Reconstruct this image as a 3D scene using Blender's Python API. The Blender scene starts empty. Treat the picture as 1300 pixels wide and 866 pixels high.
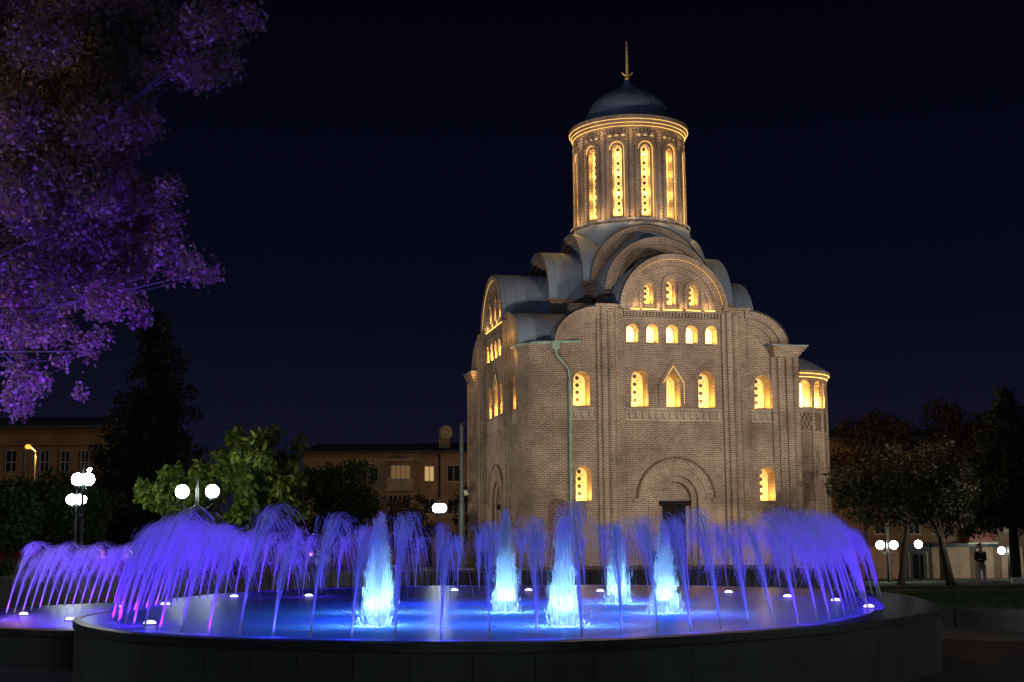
import bpy, math, random
import numpy as np
from mathutils import Vector, Matrix
from mathutils.geometry import delaunay_2d_cdt
random.seed(7); rng = np.random.default_rng(7)
C = bpy.context.scene.collection
sc = bpy.context.scene
PI = math.pi
# ------------------------------------------------------------------ camera
F = 1725.45; TH = math.atan((690-433)/F); RO = -0.007; H = 1.6
fw = Vector((0, math.cos(TH), math.sin(TH))); up0 = Vector((0, -math.sin(TH), math.cos(TH))); r0 = Vector((1, 0, 0))
rt = r0*math.cos(RO)+up0*math.sin(RO); up = up0*math.cos(RO)-r0*math.sin(RO)
cam = bpy.data.objects.new('camera', bpy.data.cameras.new('camera')); C.objects.link(cam)
cam.data.sensor_width = 36; cam.data.lens = F/1300*36; cam.data.clip_end = 2000; cam.data.clip_start = 0.1
m = Matrix((rt, up, -fw)).transposed().to_4x4(); m.translation = (0, 0, H); cam.matrix_world = m
sc.camera = cam
# ------------------------------------------------------------------ night sky
w = bpy.data.worlds.new('World'); sc.world = w; w.use_nodes = True
nt = w.node_tree; nt.nodes.clear()
wo = nt.nodes.new('ShaderNodeOutputWorld'); bg = nt.nodes.new('ShaderNodeBackground')
tc = nt.nodes.new('ShaderNodeTexCoord'); sx = nt.nodes.new('ShaderNodeSeparateXYZ'); cr = nt.nodes.new('ShaderNodeValToRGB')
nt.links.new(tc.outputs['Generated'], sx.inputs[0]); nt.links.new(sx.outputs['Z'], cr.inputs[0])
e = cr.color_ramp.elements
e[0].position = 0.0; e[0].color = (.0080, .0080, .0230, 1)
e[1].position = 0.42; e[1].color = (.0006, .0006, .0032, 1)
x_ = e.new(.16); x_.color = (.0026, .0028, .0098, 1)
sky = nt.nodes.new('ShaderNodeTexSky'); sky.sky_type = 'NISHITA'; sky.sun_disc = False
sky.sun_elevation = math.radians(-12); sky.sun_rotation = math.radians(200)
ad = nt.nodes.new('ShaderNodeMixRGB'); ad.blend_type = 'ADD'; ad.inputs[0].default_value = .004
nt.links.new(cr.outputs[0], ad.inputs[1]); nt.links.new(sky.outputs[0], ad.inputs[2])
nt.links.new(ad.outputs[0], bg.inputs[0]); nt.links.new(bg.outputs[0], wo.inputs[0]); bg.inputs[1].default_value = 1
moon = bpy.data.objects.new('moon', bpy.data.lights.new('moon', 'SUN')); C.objects.link(moon)  # bluish fill sun added to lighten roofs and dome, no moon seen
moon.data.energy = .15; moon.data.angle = math.radians(1.5); moon.data.color = (.62, .78, 1.0)
moon.rotation_euler = Vector((.42, .75, -.50)).normalized().to_track_quat('-Z', 'Y').to_euler()
sc.view_settings.view_transform = 'Standard'; sc.view_settings.look = 'None'
sc.view_settings.exposure = 0; sc.view_settings.gamma = 1
sc.render.engine = 'CYCLES'
sc.cycles.max_bounces = 5; sc.cycles.diffuse_bounces = 2; sc.cycles.glossy_bounces = 3
sc.cycles.transparent_max_bounces = 12; sc.cycles.sample_clamp_indirect = 3; sc.cycles.use_light_tree = True

# ------------------------------------------------------------------ pixel helpers (photo pixel -> point at a chosen real depth or height)
def ray(x, y): return fw+rt*((x-650)/F)-up*((y-433)/F)
def at(x, y, Y):
    v = ray(x, y); return Vector((0, 0, H))+v*(Y/v.y)
def on(x, y, z):
    v = ray(x, y); return Vector((0, 0, H))+v*((z-H)/v.z)

# ------------------------------------------------------------------ tagging and object helpers
def tag(o, label=None, cat=None, group=None, kind=None):
    if label: o['label'] = label
    if cat: o['category'] = cat
    if group: o['group'] = group
    if kind: o['kind'] = kind
    return o
def empty(name, loc=(0, 0, 0), rz=0, label=None, cat=None, group=None):
    o = bpy.data.objects.new(name, None); C.objects.link(o); o.location = loc; o.rotation_euler = (0, 0, rz)
    o.empty_display_size = .3
    return tag(o, label, cat, group)
def copy_tree(o, parent=None):
    c = o.copy(); C.objects.link(c); c.parent = parent
    for ch in list(o.children): copy_tree(ch, c)
    return c

class MB:
    """collects faces with metre-scaled UVs and several materials"""
    def __init__(s): s.v = []; s.f = []; s.uv = []; s.mi = []
    def add(s, pts, uvs=None, mi=0):
        b = len(s.v); s.v += [tuple(p) for p in pts]; s.f.append(tuple(range(b, b+len(pts))))
        s.uv += list(uvs) if uvs is not None else [(p[0]+p[1], p[2]) for p in pts]; s.mi.append(mi)
    def box(s, x0, x1, y0, y1, z0, z1, mp=lambda a, b, c: (a, b, c), mi=0, skip=''):
        P = lambda a, b, c: mp(a, b, c)
        if 'f' not in skip: s.add([P(x0, y0, z0), P(x1, y0, z0), P(x1, y0, z1), P(x0, y0, z1)], [(x0, z0), (x1, z0), (x1, z1), (x0, z1)], mi)
        if 'b' not in skip: s.add([P(x1, y1, z0), P(x0, y1, z0), P(x0, y1, z1), P(x1, y1, z1)], [(x1, z0), (x0, z0), (x0, z1), (x1, z1)], mi)
        s.add([P(x0, y1, z0), P(x0, y0, z0), P(x0, y0, z1), P(x0, y1, z1)], [(y1, z0), (y0, z0), (y0, z1), (y1, z1)], mi)
        s.add([P(x1, y0, z0), P(x1, y1, z0), P(x1, y1, z1), P(x1, y0, z1)], [(y0, z0), (y1, z0), (y1, z1), (y0, z1)], mi)
        s.add([P(x0, y0, z1), P(x1, y0, z1), P(x1, y1, z1), P(x0, y1, z1)], [(x0, y0), (x1, y0), (x1, y1), (x0, y1)], mi)
        s.add([P(x0, y1, z0), P(x1, y1, z0), P(x1, y0, z0), P(x0, y0, z0)], [(x0, y1), (x1, y1), (x1, y0), (x0, y0)], mi)
    def sheet(s, outer, holes, mp, dep=0, grid=0, mi=0):
        """flat outline with holes, triangulated, placed by mp(a, dep, z)"""
        pts = []; faces = []
        for lp in [outer]+holes:
            b = len(pts); pts += [Vector(p) for p in lp]; faces.append(list(range(b, b+len(lp))))
        if grid:
            xs = [p[0] for p in outer]; zs = [p[1] for p in outer]
            g = np.arange(min(xs)+grid, max(xs), grid)
            for gx in g:
                for gz in np.linspace(min(zs)+.01, max(zs)-.01, 5): pts.append(Vector((gx, gz)))
        edges = [(l[i], l[(i+1) % len(l)]) for l in faces for i in range(len(l))]
        vo, eo, fo, ov, oe, of = delaunay_2d_cdt(pts, edges, [], 0, 1e-5)
        def inside(p, lp):
            r = False; j = len(lp)-1
            for i in range(len(lp)):
                if (lp[i][1] > p[1]) != (lp[j][1] > p[1]) and p[0] < (lp[j][0]-lp[i][0])*(p[1]-lp[i][1])/(lp[j][1]-lp[i][1])+lp[i][0]: r = not r
                j = i
            return r
        for f in fo:
            c = sum((vo[i] for i in f), Vector((0, 0)))/len(f)
            if inside(c, outer) and not any(inside(c, h) for h in holes):
                s.add([mp(vo[i].x, dep, vo[i].y) for i in f], [(vo[i].x, vo[i].y) for i in f], mi)
    def reveal(s, loop, d0, d1, mp, mi=0, closed=True):
        n = len(loop); run = 0
        for i in range(n if closed else n-1):
            a, b = loop[i], loop[(i+1) % n]; L = math.hypot(a[0]-b[0], a[1]-b[1])
            if abs(a[0]-b[0]) < .4*abs(a[1]-b[1]): uv = [(d0, a[1]), (d0, b[1]), (d1, b[1]), (d1, a[1])]
            else: uv = [(d0, run), (d0, run+L), (d1, run+L), (d1, run)]
            s.add([mp(a[0], d0, a[1]), mp(b[0], d0, b[1]), mp(b[0], d1, b[1]), mp(a[0], d1, a[1])], uv, mi); run += L
    def ring(s, cx, cz, ri, ro, a0, a1, d0, d1, mp, n=24, mi=0, kz=1.0, ends=True):
        """arch ring with voussoir UVs; angles from +x counter-clockwise"""
        rm = (ri+ro)/2
        P = lambda r, a, d: mp(cx+r*math.cos(a), d, cz+r*math.sin(a)*kz)
        for i in range(n):
            a = a0+(a1-a0)*i/n; b = a0+(a1-a0)*(i+1)/n; va, vb = a*rm, b*rm
            s.add([P(ri, a, d0), P(ro, a, d0), P(ro, b, d0), P(ri, b, d0)], [(ri, va), (ro, va), (ro, vb), (ri, vb)], mi)
            s.add([P(ro, a, d0), P(ro, a, d1), P(ro, b, d1), P(ro, b, d0)], [(d0, va), (d1, va), (d1, vb), (d0, vb)], mi)
            s.add([P(ri, a, d1), P(ri, a, d0), P(ri, b, d0), P(ri, b, d1)], [(d1, va), (d0, va), (d0, vb), (d1, vb)], mi)
        if ends:
            for a in (a0, a1): s.add([P(ri, a, d0), P(ro, a, d0), P(ro, a, d1), P(ri, a, d1)], [(0, 0), (.3, 0), (.3, .3), (0, .3)], mi)
    def tube(s, pts, rad, n=8, mi=0, cap=True):
        pts = [Vector(p) for p in pts]; N = len(pts); rad = rad if isinstance(rad, (list, tuple)) else [rad]*N
        rings = []; run = 0
        for i, p in enumerate(pts):
            t = (pts[min(i+1, N-1)]-pts[max(i-1, 0)]).normalized()
            a = t.cross(Vector((0, 0, 1))) if abs(t.z) < .95 else t.cross(Vector((0, 1, 0)))
            a.normalize(); b = t.cross(a)
            if i: run += (pts[i]-pts[i-1]).length
            rings.append(([p+(a*math.cos(k*2*PI/n)+b*math.sin(k*2*PI/n))*rad[i] for k in range(n)], run))
        for i in range(N-1):
            for k in range(n):
                k2 = (k+1) % n; q = 2*PI*rad[i]/n
                s.add([rings[i][0][k], rings[i][0][k2], rings[i+1][0][k2], rings[i+1][0][k]], [(k*q, rings[i][1]), ((k+1)*q, rings[i][1]), ((k+1)*q, rings[i+1][1]), (k*q, rings[i+1][1])], mi)
        if cap:
            s.add(rings[0][0][::-1], None, mi); s.add(rings[-1][0], None, mi)
    def lathe(s, prof, cx=0, cy=0, n=32, mi=0, a0=0, a1=2*PI):
        for i in range(len(prof)-1):
            (ra, za), (rb, zb) = prof[i], prof[i+1]
            for k in range(n):
                a = a0+(a1-a0)*k/n; b = a0+(a1-a0)*(k+1)/n; R = max(ra, rb)
                P = lambda r, t, z: (cx+r*math.cos(t), cy+r*math.sin(t), z)
                pts = [P(ra, a, za), P(ra, b, za), P(rb, b, zb), P(rb, a, zb)]
                uv = [(a*R, za+ra*.5), (b*R, za+ra*.5), (b*R, zb+rb*.5), (a*R, zb+rb*.5)]
                if ra < 1e-4: pts = pts[1:]; uv = uv[1:]
                elif rb < 1e-4: pts = pts[:3]; uv = uv[:3]
                s.add(pts, uv, mi)
    def build(s, name, mats, parent=None, smooth=False, label=None, weld=False):
        me = bpy.data.meshes.new(name); me.from_pydata(s.v, [], s.f)
        uvl = me.uv_layers.new(name='UVMap'); flat = np.array(s.uv, dtype=np.float32).ravel(); uvl.data.foreach_set('uv', flat)
        for mm in (mats if isinstance(mats, (list, tuple)) else [mats]): me.materials.append(mm)
        me.polygons.foreach_set('material_index', s.mi)
        if weld or smooth:
            import bmesh
            bm = bmesh.new(); bm.from_mesh(me); bmesh.ops.remove_doubles(bm, verts=bm.verts, dist=.0005)
            bmesh.ops.recalc_face_normals(bm, faces=bm.faces); bm.to_mesh(me); bm.free()
        if smooth:
            me.polygons.foreach_set('use_smooth', [True]*len(me.polygons))
            if hasattr(me, 'set_sharp_from_angle'): me.set_sharp_from_angle(angle=math.radians(38))
        me.update()
        o = bpy.data.objects.new(name, me); C.objects.link(o); o.parent = parent
        if label: o['label'] = label
        return o

# ------------------------------------------------------------------ materials
def mat(name, col, rough=.8, metal=0, noise=0, nscale=3, bump=0, bscale=20, spec=.5, emit=None, es=0, col2=None):
    m = bpy.data.materials.new(name); m.use_nodes = True; t = m.node_tree; b = t.nodes['Principled BSDF']
    b.inputs['Base Color'].default_value = (*col, 1); b.inputs['Roughness'].default_value = rough
    b.inputs['Metallic'].default_value = metal; b.inputs['Specular IOR Level'].default_value = spec
    tcn = t.nodes.new('ShaderNodeTexCoord')
    if noise or col2:
        n = t.nodes.new('ShaderNodeTexNoise'); n.inputs['Scale'].default_value = nscale; n.inputs['Detail'].default_value = 6
        t.links.new(tcn.outputs['Object'], n.inputs['Vector'])
        r = t.nodes.new('ShaderNodeValToRGB'); t.links.new(n.outputs[0], r.inputs[0])
        c2 = col2 or tuple(c*(1-noise) for c in col)
        r.color_ramp.elements[0].position = .35; r.color_ramp.elements[0].color = (*c2, 1)
        r.color_ramp.elements[1].position = .65; r.color_ramp.elements[1].color = (*(min(1, c*(1+noise*.5)) for c in col), 1)
        t.links.new(r.outputs[0], b.inputs['Base Color'])
    if bump:
        n2 = t.nodes.new('ShaderNodeTexNoise'); n2.inputs['Scale'].default_value = bscale; n2.inputs['Detail'].default_value = 5
        t.links.new(tcn.outputs['Object'], n2.inputs['Vector'])
        bp = t.nodes.new('ShaderNodeBump'); bp.inputs['Strength'].default_value = bump; bp.inputs['Distance'].default_value = .05
        t.links.new(n2.outputs[0], bp.inputs['Height']); t.links.new(bp.outputs[0], b.inputs['Normal'])
    if emit:
        b.inputs['Emission Color'].default_value = (*emit, 1); b.inputs['Emission Strength'].default_value = es
    return m
def brick_mat(name, c1, c2, mortar, bw=.36, rh=.14, ms=.018, big=.35, rough=.9):
    m = bpy.data.materials.new(name); m.use_nodes = True; t = m.node_tree; b = t.nodes['Principled BSDF']
    b.inputs['Roughness'].default_value = rough; b.inputs['Specular IOR Level'].default_value = .25
    u = t.nodes.new('ShaderNodeUVMap'); br = t.nodes.new('ShaderNodeTexBrick')
    nz0 = t.nodes.new('ShaderNodeTexNoise'); nz0.inputs['Scale'].default_value = 1.3
    t.links.new(u.outputs[0], nz0.inputs['Vector'])
    mx0 = t.nodes.new('ShaderNodeMixRGB'); mx0.blend_type = 'ADD'; mx0.inputs[0].default_value = .035
    t.links.new(u.outputs[0], mx0.inputs[1]); t.links.new(nz0.outputs['Color'], mx0.inputs[2]); t.links.new(mx0.outputs[0], br.inputs['Vector'])
    for k, v in (('Scale', 1), ('Brick Width', bw), ('Row Height', rh), ('Mortar Size', ms), ('Mortar Smooth', .3), ('Bias', -.1)): br.inputs[k].default_value = v
    br.inputs['Color1'].default_value = (*c1, 1); br.inputs['Color2'].default_value = (*c2, 1); br.inputs['Mortar'].default_value = (*mortar, 1)
    tcn = t.nodes.new('ShaderNodeTexCoord'); n = t.nodes.new('ShaderNodeTexNoise'); n.inputs['Scale'].default_value = .45; n.inputs['Detail'].default_value = 7
    n.inputs['Roughness'].default_value = .65
    t.links.new(tcn.outputs['Object'], n.inputs['Vector'])
    r = t.nodes.new('ShaderNodeValToRGB'); t.links.new(n.outputs[0], r.inputs[0])
    r.color_ramp.elements[0].position = .36; r.color_ramp.elements[0].color = (1-big, (1-big)*.92, (1-big)*.90, 1)
    r.color_ramp.elements[1].position = .62; r.color_ramp.elements[1].color = (1.14, 1.13, 1.12, 1)
    mx = t.nodes.new('ShaderNodeMixRGB'); mx.blend_type = 'MULTIPLY'; mx.inputs[0].default_value = 1
    t.links.new(br.outputs[0], mx.inputs[1]); t.links.new(r.outputs[0], mx.inputs[2])
    n3 = t.nodes.new('ShaderNodeTexNoise'); n3.inputs['Scale'].default_value = 6; n3.inputs['Detail'].default_value = 3
    t.links.new(tcn.outputs['Object'], n3.inputs['Vector'])
    mp3 = t.nodes.new('ShaderNodeMapRange'); mp3.inputs[3].default_value = .72; mp3.inputs[4].default_value = 1.25
    t.links.new(n3.outputs[0], mp3.inputs[0])
    mx2 = t.nodes.new('ShaderNodeMixRGB'); mx2.blend_type = 'MULTIPLY'; mx2.inputs[0].default_value = 1
    t.links.new(mx.outputs[0], mx2.inputs[1]); t.links.new(mp3.outputs[0], mx2.inputs[2])
    t.links.new(mx2.outputs[0], b.inputs['Base Color'])
    bp = t.nodes.new('ShaderNodeBump'); bp.inputs['Strength'].default_value = .7; bp.inputs['Distance'].default_value = .03; bp.invert = True
    t.links.new(br.outputs['Fac'], bp.inputs['Height']); t.links.new(bp.outputs[0], b.inputs['Normal'])
    return m
def emat(name, col, s):
    m = bpy.data.materials.new(name); m.use_nodes = True; t = m.node_tree; t.nodes.clear()
    o = t.nodes.new('ShaderNodeOutputMaterial'); e_ = t.nodes.new('ShaderNodeEmission'); e_.inputs[0].default_value = (*col, 1); e_.inputs[1].default_value = s
    t.links.new(e_.outputs[0], o.inputs[0]); return m
BR = brick_mat('plinth_brick', (.155, .108, .082), (.255, .186, .142), (.40, .342, .272), bw=.30, ms=.024, rh=.094, big=.42)
GR = brick_mat('meander_brick', (.66, .60, .50), (.58, .53, .44), (.40, .35, .28), bw=.2, rh=.1)
ROOF = mat('zinc_roof', (.165, .215, .29), .6, .0, noise=.1, nscale=.8, bump=.05, bscale=3)
COPPER = mat('green_paint_gutter', (.22, .33, .28), .6, 0, noise=.3, nscale=4)
DARKWOOD = mat('dark_door_wood', (.010, .009, .010), .8, 0, noise=.4, nscale=6, spec=.1)
LIT = mat('lit_lattice', (.72, .62, .42), .9, emit=(1.0, .55, .10), es=.45)  # LED light falling on the lattice is partly put in as emission
LITW = mat('lit_window_bright', (.75, .66, .48), .9, emit=(1.0, .70, .30), es=1.6)
STRIP = emat('warm_light_strip', (1.0, .50, .09), 7)
ARCF = mat('glowing_niche_plaster', (.7, .6, .4), .9, emit=(1, .6, .2), es=.35)  # light of the small niche LEDs put into the plaster as emission
DARKB = brick_mat('dark_brick', (.09, .055, .042), (.15, .095, .07), (.22, .17, .13), ms=.03)  # darker brick for the portal hood and the blind doorway
STRIP_D = emat('warm_light_strip_dim', (1.0, .55, .14), 1.5)
GLASSD = mat('dark_roundel_glass', (.03, .018, .004), .4)
GOLD = mat('gilt_metal', (.85, .60, .20), .4, .35)
PLAST = mat('cream_plaster', (.5, .44, .32), .9, 0, noise=.3, nscale=5)

# ================================================================== CHURCH
PSI = .219
CH = empty('church', (8.11, 68.04, 0), PSI, 'tall old brick church with arched gables, lit windows and a round domed tower', 'church')
WW, EW, DC = -7.66, 6.58, 7.0
south = lambda a, d, z: (a, d, z)
west = lambda a, d, z: (WW+(d if d > 0 else .5*d), DC-a, z)
EU = 5.75   # the east gable stands back above the apses
east = lambda a, d, z: (EU-d, DC+a, z)
north = lambda a, d, z: (-a, 14-d, z)
def arch(cx, z0, zt, wd, n=10, pointed=False):
    """loop of an arched opening, counter-clockwise from lower left"""
    r = wd/2; pts = [(cx-r, z0), (cx+r, z0)]
    if pointed: return pts+[(cx+r, zt-r*1.3), (cx, zt), (cx-r, zt-r*1.3)]
    for i in range(n+1):
        a = PI*i/n; pts.append((cx+r*math.cos(a), zt-r+r*math.sin(a)))
    return pts
WON = True; WPOW = 75
def window(parent, mp, cx, z0, zt, wd, dep=1.0, kind='roundel', hood=.16, base=0):
    """a lit window: brick reveal and hood, glowing lattice pane, dark roundels as sub-parts"""
    lp = arch(cx, z0, zt, wd, pointed=(kind == 'gable'))
    b = MB(); b.reveal(lp, base, base+dep, mp)
    r = wd/2
    if hood and kind != 'gable': b.ring(cx, zt-r, r+.003, r+hood, -.12, PI+.12, base-.05, base+.01, mp, n=14)
    if kind == 'gable':
        zs = zt-r*1.3
        for sgn in (-1, 1):
            b.add([mp(cx+sgn*(r+.42), base-.07, zs-.15), mp(cx+sgn*(r+.2), base-.07, zs-.15), mp(cx, base-.07, zt+.28), mp(cx, base-.07, zt+.62)], [(0, 0), (.2, 0), (.2, 1), (0, 1)])
            b.add([mp(cx+sgn*(r+.2), base-.07, zs-.15), mp(cx+sgn*(r+.2), base, zs-.15), mp(cx, base, zt+.28), mp(cx, base-.07, zt+.28)], [(0, 0), (.2, 0), (.2, 1), (0, 1)])
            b.add([mp(cx+sgn*(r+.42), base-.07, zs-.15), mp(cx+sgn*(r+.42), base, zs-.15), mp(cx, base, zt+.62), mp(cx, base-.07, zt+.62)], [(0, 0), (.2, 0), (.2, 1), (0, 1)])
            x0, x1 = sorted((cx+sgn*(r+.2), cx+sgn*(r+.42))); b.box(x0, x1, base-.07, base, z0, zs-.15, mp)
    b.box(cx-r-.01, cx+r+.01, base-.06, base+.25, z0-.07, z0+.05, mp)
    if kind == 'gable':
        st = MB(); zs = zt-r*1.3
        for sgn in (-1, 1): st.add([mp(cx+sgn*(r+.21), base-.075, zs-.15), mp(cx+sgn*(r+.17), base-.075, zs-.15), mp(cx, base-.075, zt+.22), mp(cx, base-.075, zt+.28)])
        st.add([mp(cx+r+.165, base-.075, z0+.2), mp(cx+r+.195, base-.075, z0+.2), mp(cx+r+.195, base-.075, zs-.15), mp(cx+r+.165, base-.075, zs-.15)])
        st.build('light_strip', STRIP_D, parent)
    wn = b.build('window', BR, parent)
    p = MB(); p.sheet(lp, [], mp, base+dep-.02)
    p.build('lattice_pane', LITW if kind == 'bright' else LIT, wn)
    up_ = mp(cx-.12*wd, base+dep*.36, z0+.34)
    l = bpy.data.lights.new('sill_light', 'POINT'); l.energy = WPOW*(zt-z0)*wd*(1.5 if kind == 'bright' else 1); l.color = (1, .53, .10); l.shadow_soft_size = .05
    if WON:
        lo = bpy.data.objects.new('sill_light', l); C.objects.link(lo); lo.parent = wn; lo.location = up_
        if zt-z0 > 3:
            for q_ in (1.4, 2.6, 3.5):
                lo = bpy.data.objects.new('sill_light', l); C.objects.link(lo); lo.parent = wn; lo.location = mp(cx, base+dep*.42, z0+q_)
    if kind == 'roundel':
        g = MB(); hgt = zt-z0; rr = min(.105, wd*.19); n = max(3, int((hgt-.2)/.37)); st = (hgt-.28)/n
        for i in range(n):
            zc = z0+.24+st*(i+.5)
            for (ox, oz, q, kk) in ((0, 0, rr, 10), (-rr*1.45, st/2, rr*.35, 6), (rr*1.45, st/2, rr*.35, 6)):
                g.add([mp(cx+ox+q*math.cos(t*2*PI/kk), base+dep-.05, zc+oz+q*math.sin(t*2*PI/kk)) for t in range(kk)])
        g.build('roundels', GLASSD, wn)
    return wn
def qarc(sgn, n=10, rx=2.33, rz=1.85):
    return [(sgn*(3.87+rx*math.cos(t*PI/2/n)), 11.45+rz*math.sin(t*PI/2/n)) for t in range(n+1)]
def facade(name, mp, win, left_round=False, right_round=False, detail=True):
    """one side of the cube: stepped bays, pilasters, big arched gable and two quarter gables"""
    par = empty(name); par.parent = CH
    le = -7.0 if mp is not south else EW*-1
    re = 7.0 if mp is not south else EW
    if left_round: le = WW+1.6
    if right_round: re = 5.4
    outer = [(le, 0), (re, 0), (re, 11.45)]+qarc(1)
    outer += [(2.87, 13.3)]+[(2.85*math.cos(t*PI/24), 13.2+2.85*math.sin(t*PI/24)) for t in range(1, 24)]+[(-2.87, 13.3)]
    q = qarc(-1)[::-1]; outer += q
    outer.append((le, 11.45))
    out2 = []
    for p in outer:
        if not out2 or math.hypot(p[0]-out2[-1][0], p[1]-out2[-1][1]) > 1e-3: out2.append(p)
    outer = out2
    holes = [arch(c, a, b_, w_, pointed=(k == 'gable')) for (c, a, b_, w_, k) in win]
    # portal opening
    holes.append([(-1.15, 0.02), (1.15, 0.02), (1.15, 3.75)]+[(1.15*math.cos(t*PI/14), 3.75+1.15*math.sin(t*PI/14)) for t in range(1, 14)]+[(-1.15, 3.75)])
    W = MB(); W.sheet(outer, holes, mp)
    W.reveal(holes[-1], 0, .32, mp)
    W.build('wall', BR, par)
    for (c, a, b_, w_, k) in win: window(par, mp, c, a, b_, w_, kind=k, dep=(.6 if a > 13 else .75 if a > 11 else .9), hood=(.12 if a > 11 else .17))
    # stepped pilasters
    for sgn in (-1, 1):
        P = MB()
        for (a0, a1, d) in ((2.62, 4.0, -.16), (2.84, 3.78, -.32)):
            x0, x1 = sorted((sgn*a0, sgn*a1)); P.box(x0, x1, d, 0, 0, 13.28, mp, skip='b')
        P.tube([mp(sgn*3.31, -.32, 0), mp(sgn*3.31, -.32, 13.1)], .2, n=12)
        P.box(*sorted((sgn*2.55, sgn*4.1)), -.45, 0, 13.28, 13.42, mp)
        P.build('pilaster', BR, par)
    for sgn, rd in ((-1, left_round), (1, right_round)):
        if rd: continue
        P = MB(); end = (EW if mp is south else 7.0)
        for (a0, a1, d) in ((5.25, end, -.14), (5.55, end, -.28), (5.95, end, -.42)):
            x0, x1 = sorted((sgn*a0, sgn*a1)); P.box(x0, x1, d, 0, 0, 10.95, mp, skip='b')
        P.tube([mp(sgn*6.45, -.42, 0), mp(sgn*6.45, -.42, 10.9)], .17, n=12)
        for k in range(4):
            x0, x1 = sorted((sgn*(5.3-.06*k), sgn*(end+.06+.1*k))); P.box(x0, x1, -.5-.09*k, .3, 10.95+.13*k, 11.08+.13*k, mp)
        P.build('corner_pilaster', BR, par)
        K = MB(); x0, x1 = sorted((sgn*5.0, sgn*(end+.45))); K.box(x0, x1, -.86, .6, 11.47, 11.52, mp); K.build('cap_flashing', ROOF, par)
    # archivolts of the gable
    A = MB()
    A.ring(0, 13.2, 2.62, 2.87, 0, PI, -.55, .2, mp, n=40); A.ring(0, 13.2, 2.28, 2.60, 0, PI, -.34, .1, mp, n=40); A.ring(0, 13.2, 2.0, 2.27, 0, PI, -.16, .02, mp, n=36)
    A.build('gable_arch', BR, par)
    for sgn in (-1, 1):
        Q = MB(); a0, a1 = (0, PI/2) if sgn > 0 else (PI/2, PI)
        # quarter ring stretched like the gable outline
        n = 18
        for (k0, k1, d) in ((.80, 1.0, -.26), (.64, .80, -.12)):
            for i in range(n):
                A0 = a0+(a1-a0)*i/n; A1 = a0+(a1-a0)*(i+1)/n
                Pq = lambda k, t, dd: mp(sgn*3.87+2.33*k*math.cos(t), dd, 11.45+1.85*k*math.sin(t))
                va, vb = A0*2, A1*2
                Q.add([Pq(k0, A0, d), Pq(k1, A0, d), Pq(k1, A1, d), Pq(k0, A1, d)], [(k0*2, va), (k1*2, va), (k1*2, vb), (k0*2, vb)])
                Q.add([Pq(k1, A0, d), Pq(k1, A0, .1), Pq(k1, A1, .1), Pq(k1, A1, d)], [(0, va), (.3, va), (.3, vb), (0, vb)])
                Q.add([Pq(k0, A0, d), Pq(k0, A0, .1), Pq(k0, A1, .1), Pq(k0, A1, d)], [(0, va), (.3, va), (.3, vb), (0, vb)])
        Q.build('quarter_arch', BR, par)
    # ledge under the gable, corbel frieze
    L = MB(); L.box(-2.6, 2.6, -.2, .05, 13.12, 13.22, mp)
    for i in range(30):
        x = -2.5+i*5.0/29; L.box(x-.05, x+.05, -.13, .02, 12.88, 13.12, mp)
    L.box(-2.6, 2.6, -.07, .02, 12.76, 12.86, mp)
    L.build('corbel_frieze', BR, par)
    S = MB()
    for (x0, x1) in ((-2.4, -1.75), (-1.6, -.72), (-.5, .5), (.75, 1.5), (1.75, 2.35)): S.box(x0, x1, -.19, -.13, 13.23, 13.255, mp)
    S.build('light_strip', STRIP, par)
    S = MB(); S.ring(0, 13.2, 2.606, 2.618, .12, PI-.12, -.43, -.40, mp, n=40); S.build('arch_light_strip', STRIP_D, par)
    # hood arches over the three gable windows
    Hh = MB()
    for c in (-1.2, 0, 1.2):
        zc = 14.55 if c == 0 else 14.28
        Hh.ring(c, zc, .36, .52, 0, PI, -.12, .02, mp, n=14)
        for s2 in (-1, 1): Hh.box(*sorted((c+s2*.36, c+s2*.52)), -.12, .02, 13.23, zc, mp)
    Hh.build('hood_mould', BR, par)
    if detail:
        # light brick meander bands
        G = MB()
        def meander(x0, x1, z0=7.68, h=.5):
            n = int((x1-x0)/.34); st = (x1-x0)/n; t = .045; d = -.035
            G.box(x0, x1, d, .02, z0+h, z0+h+t, mp); G.box(x0, x1, d, .02, z0-t, z0, mp)
            for i in range(n):
                a = x0+i*st
                G.box(a, a+t, d, .02, z0, z0+h-.08, mp); G.box(a+t, a+st*.6, d, .02, z0+h-.13, z0+h-.08, mp)
                G.box(a+st*.5, a+st*.5+t, d, .02, z0+.12, z0+h-.14, mp); G.box(a+st*.72, a+st*.72+t, d, .02, z0+.03, z0+h-.04, mp)
        meander(-2.5, 2.5); meander(4.15, 5.2)
        meander(-5.35, -4.15)
        G.build('meander_band', GR, par)
        # portal: receding brick rings round a dark door
        T = MB()
        T.ring(0, 3.75, 1.55, 1.95, 0, PI, -.10, .02, mp, n=36)
        T.ring(0, 3.75, 1.15, 1.55, 0, PI, -.045, .3, mp, n=36)
        T.ring(0, 3.75, .86, 1.17, 0, PI, .14, .5, mp, n=30)
        for s2 in (-1, 1):
            T.box(*sorted((s2*1.9, s2*2.25)), -.12, .02, 3.55, 3.75, mp)
            T.box(*sorted((s2*1.15, s2*1.45)), -.045, .3, 0, 3.75, mp); T.box(*sorted((s2*.86, s2*1.17)), .14, .5, 0, 3.75, mp)
            T.box(*sorted((s2*.62, s2*.87)), .34, .6, 0, 3.4, mp)
        tl = [(.86*math.cos(t*PI/16), 3.62+.98*math.sin(t*PI/16)) for t in range(17)]
        T.sheet(tl, [], mp, .38)
        T.build('portal_arch', BR, par)
        T2 = MB(); T2.ring(0, 3.75, 1.96, 2.06, 0, PI, -.17, .02, mp, n=36); T2.build('portal_hood', DARKB, par)
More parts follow.
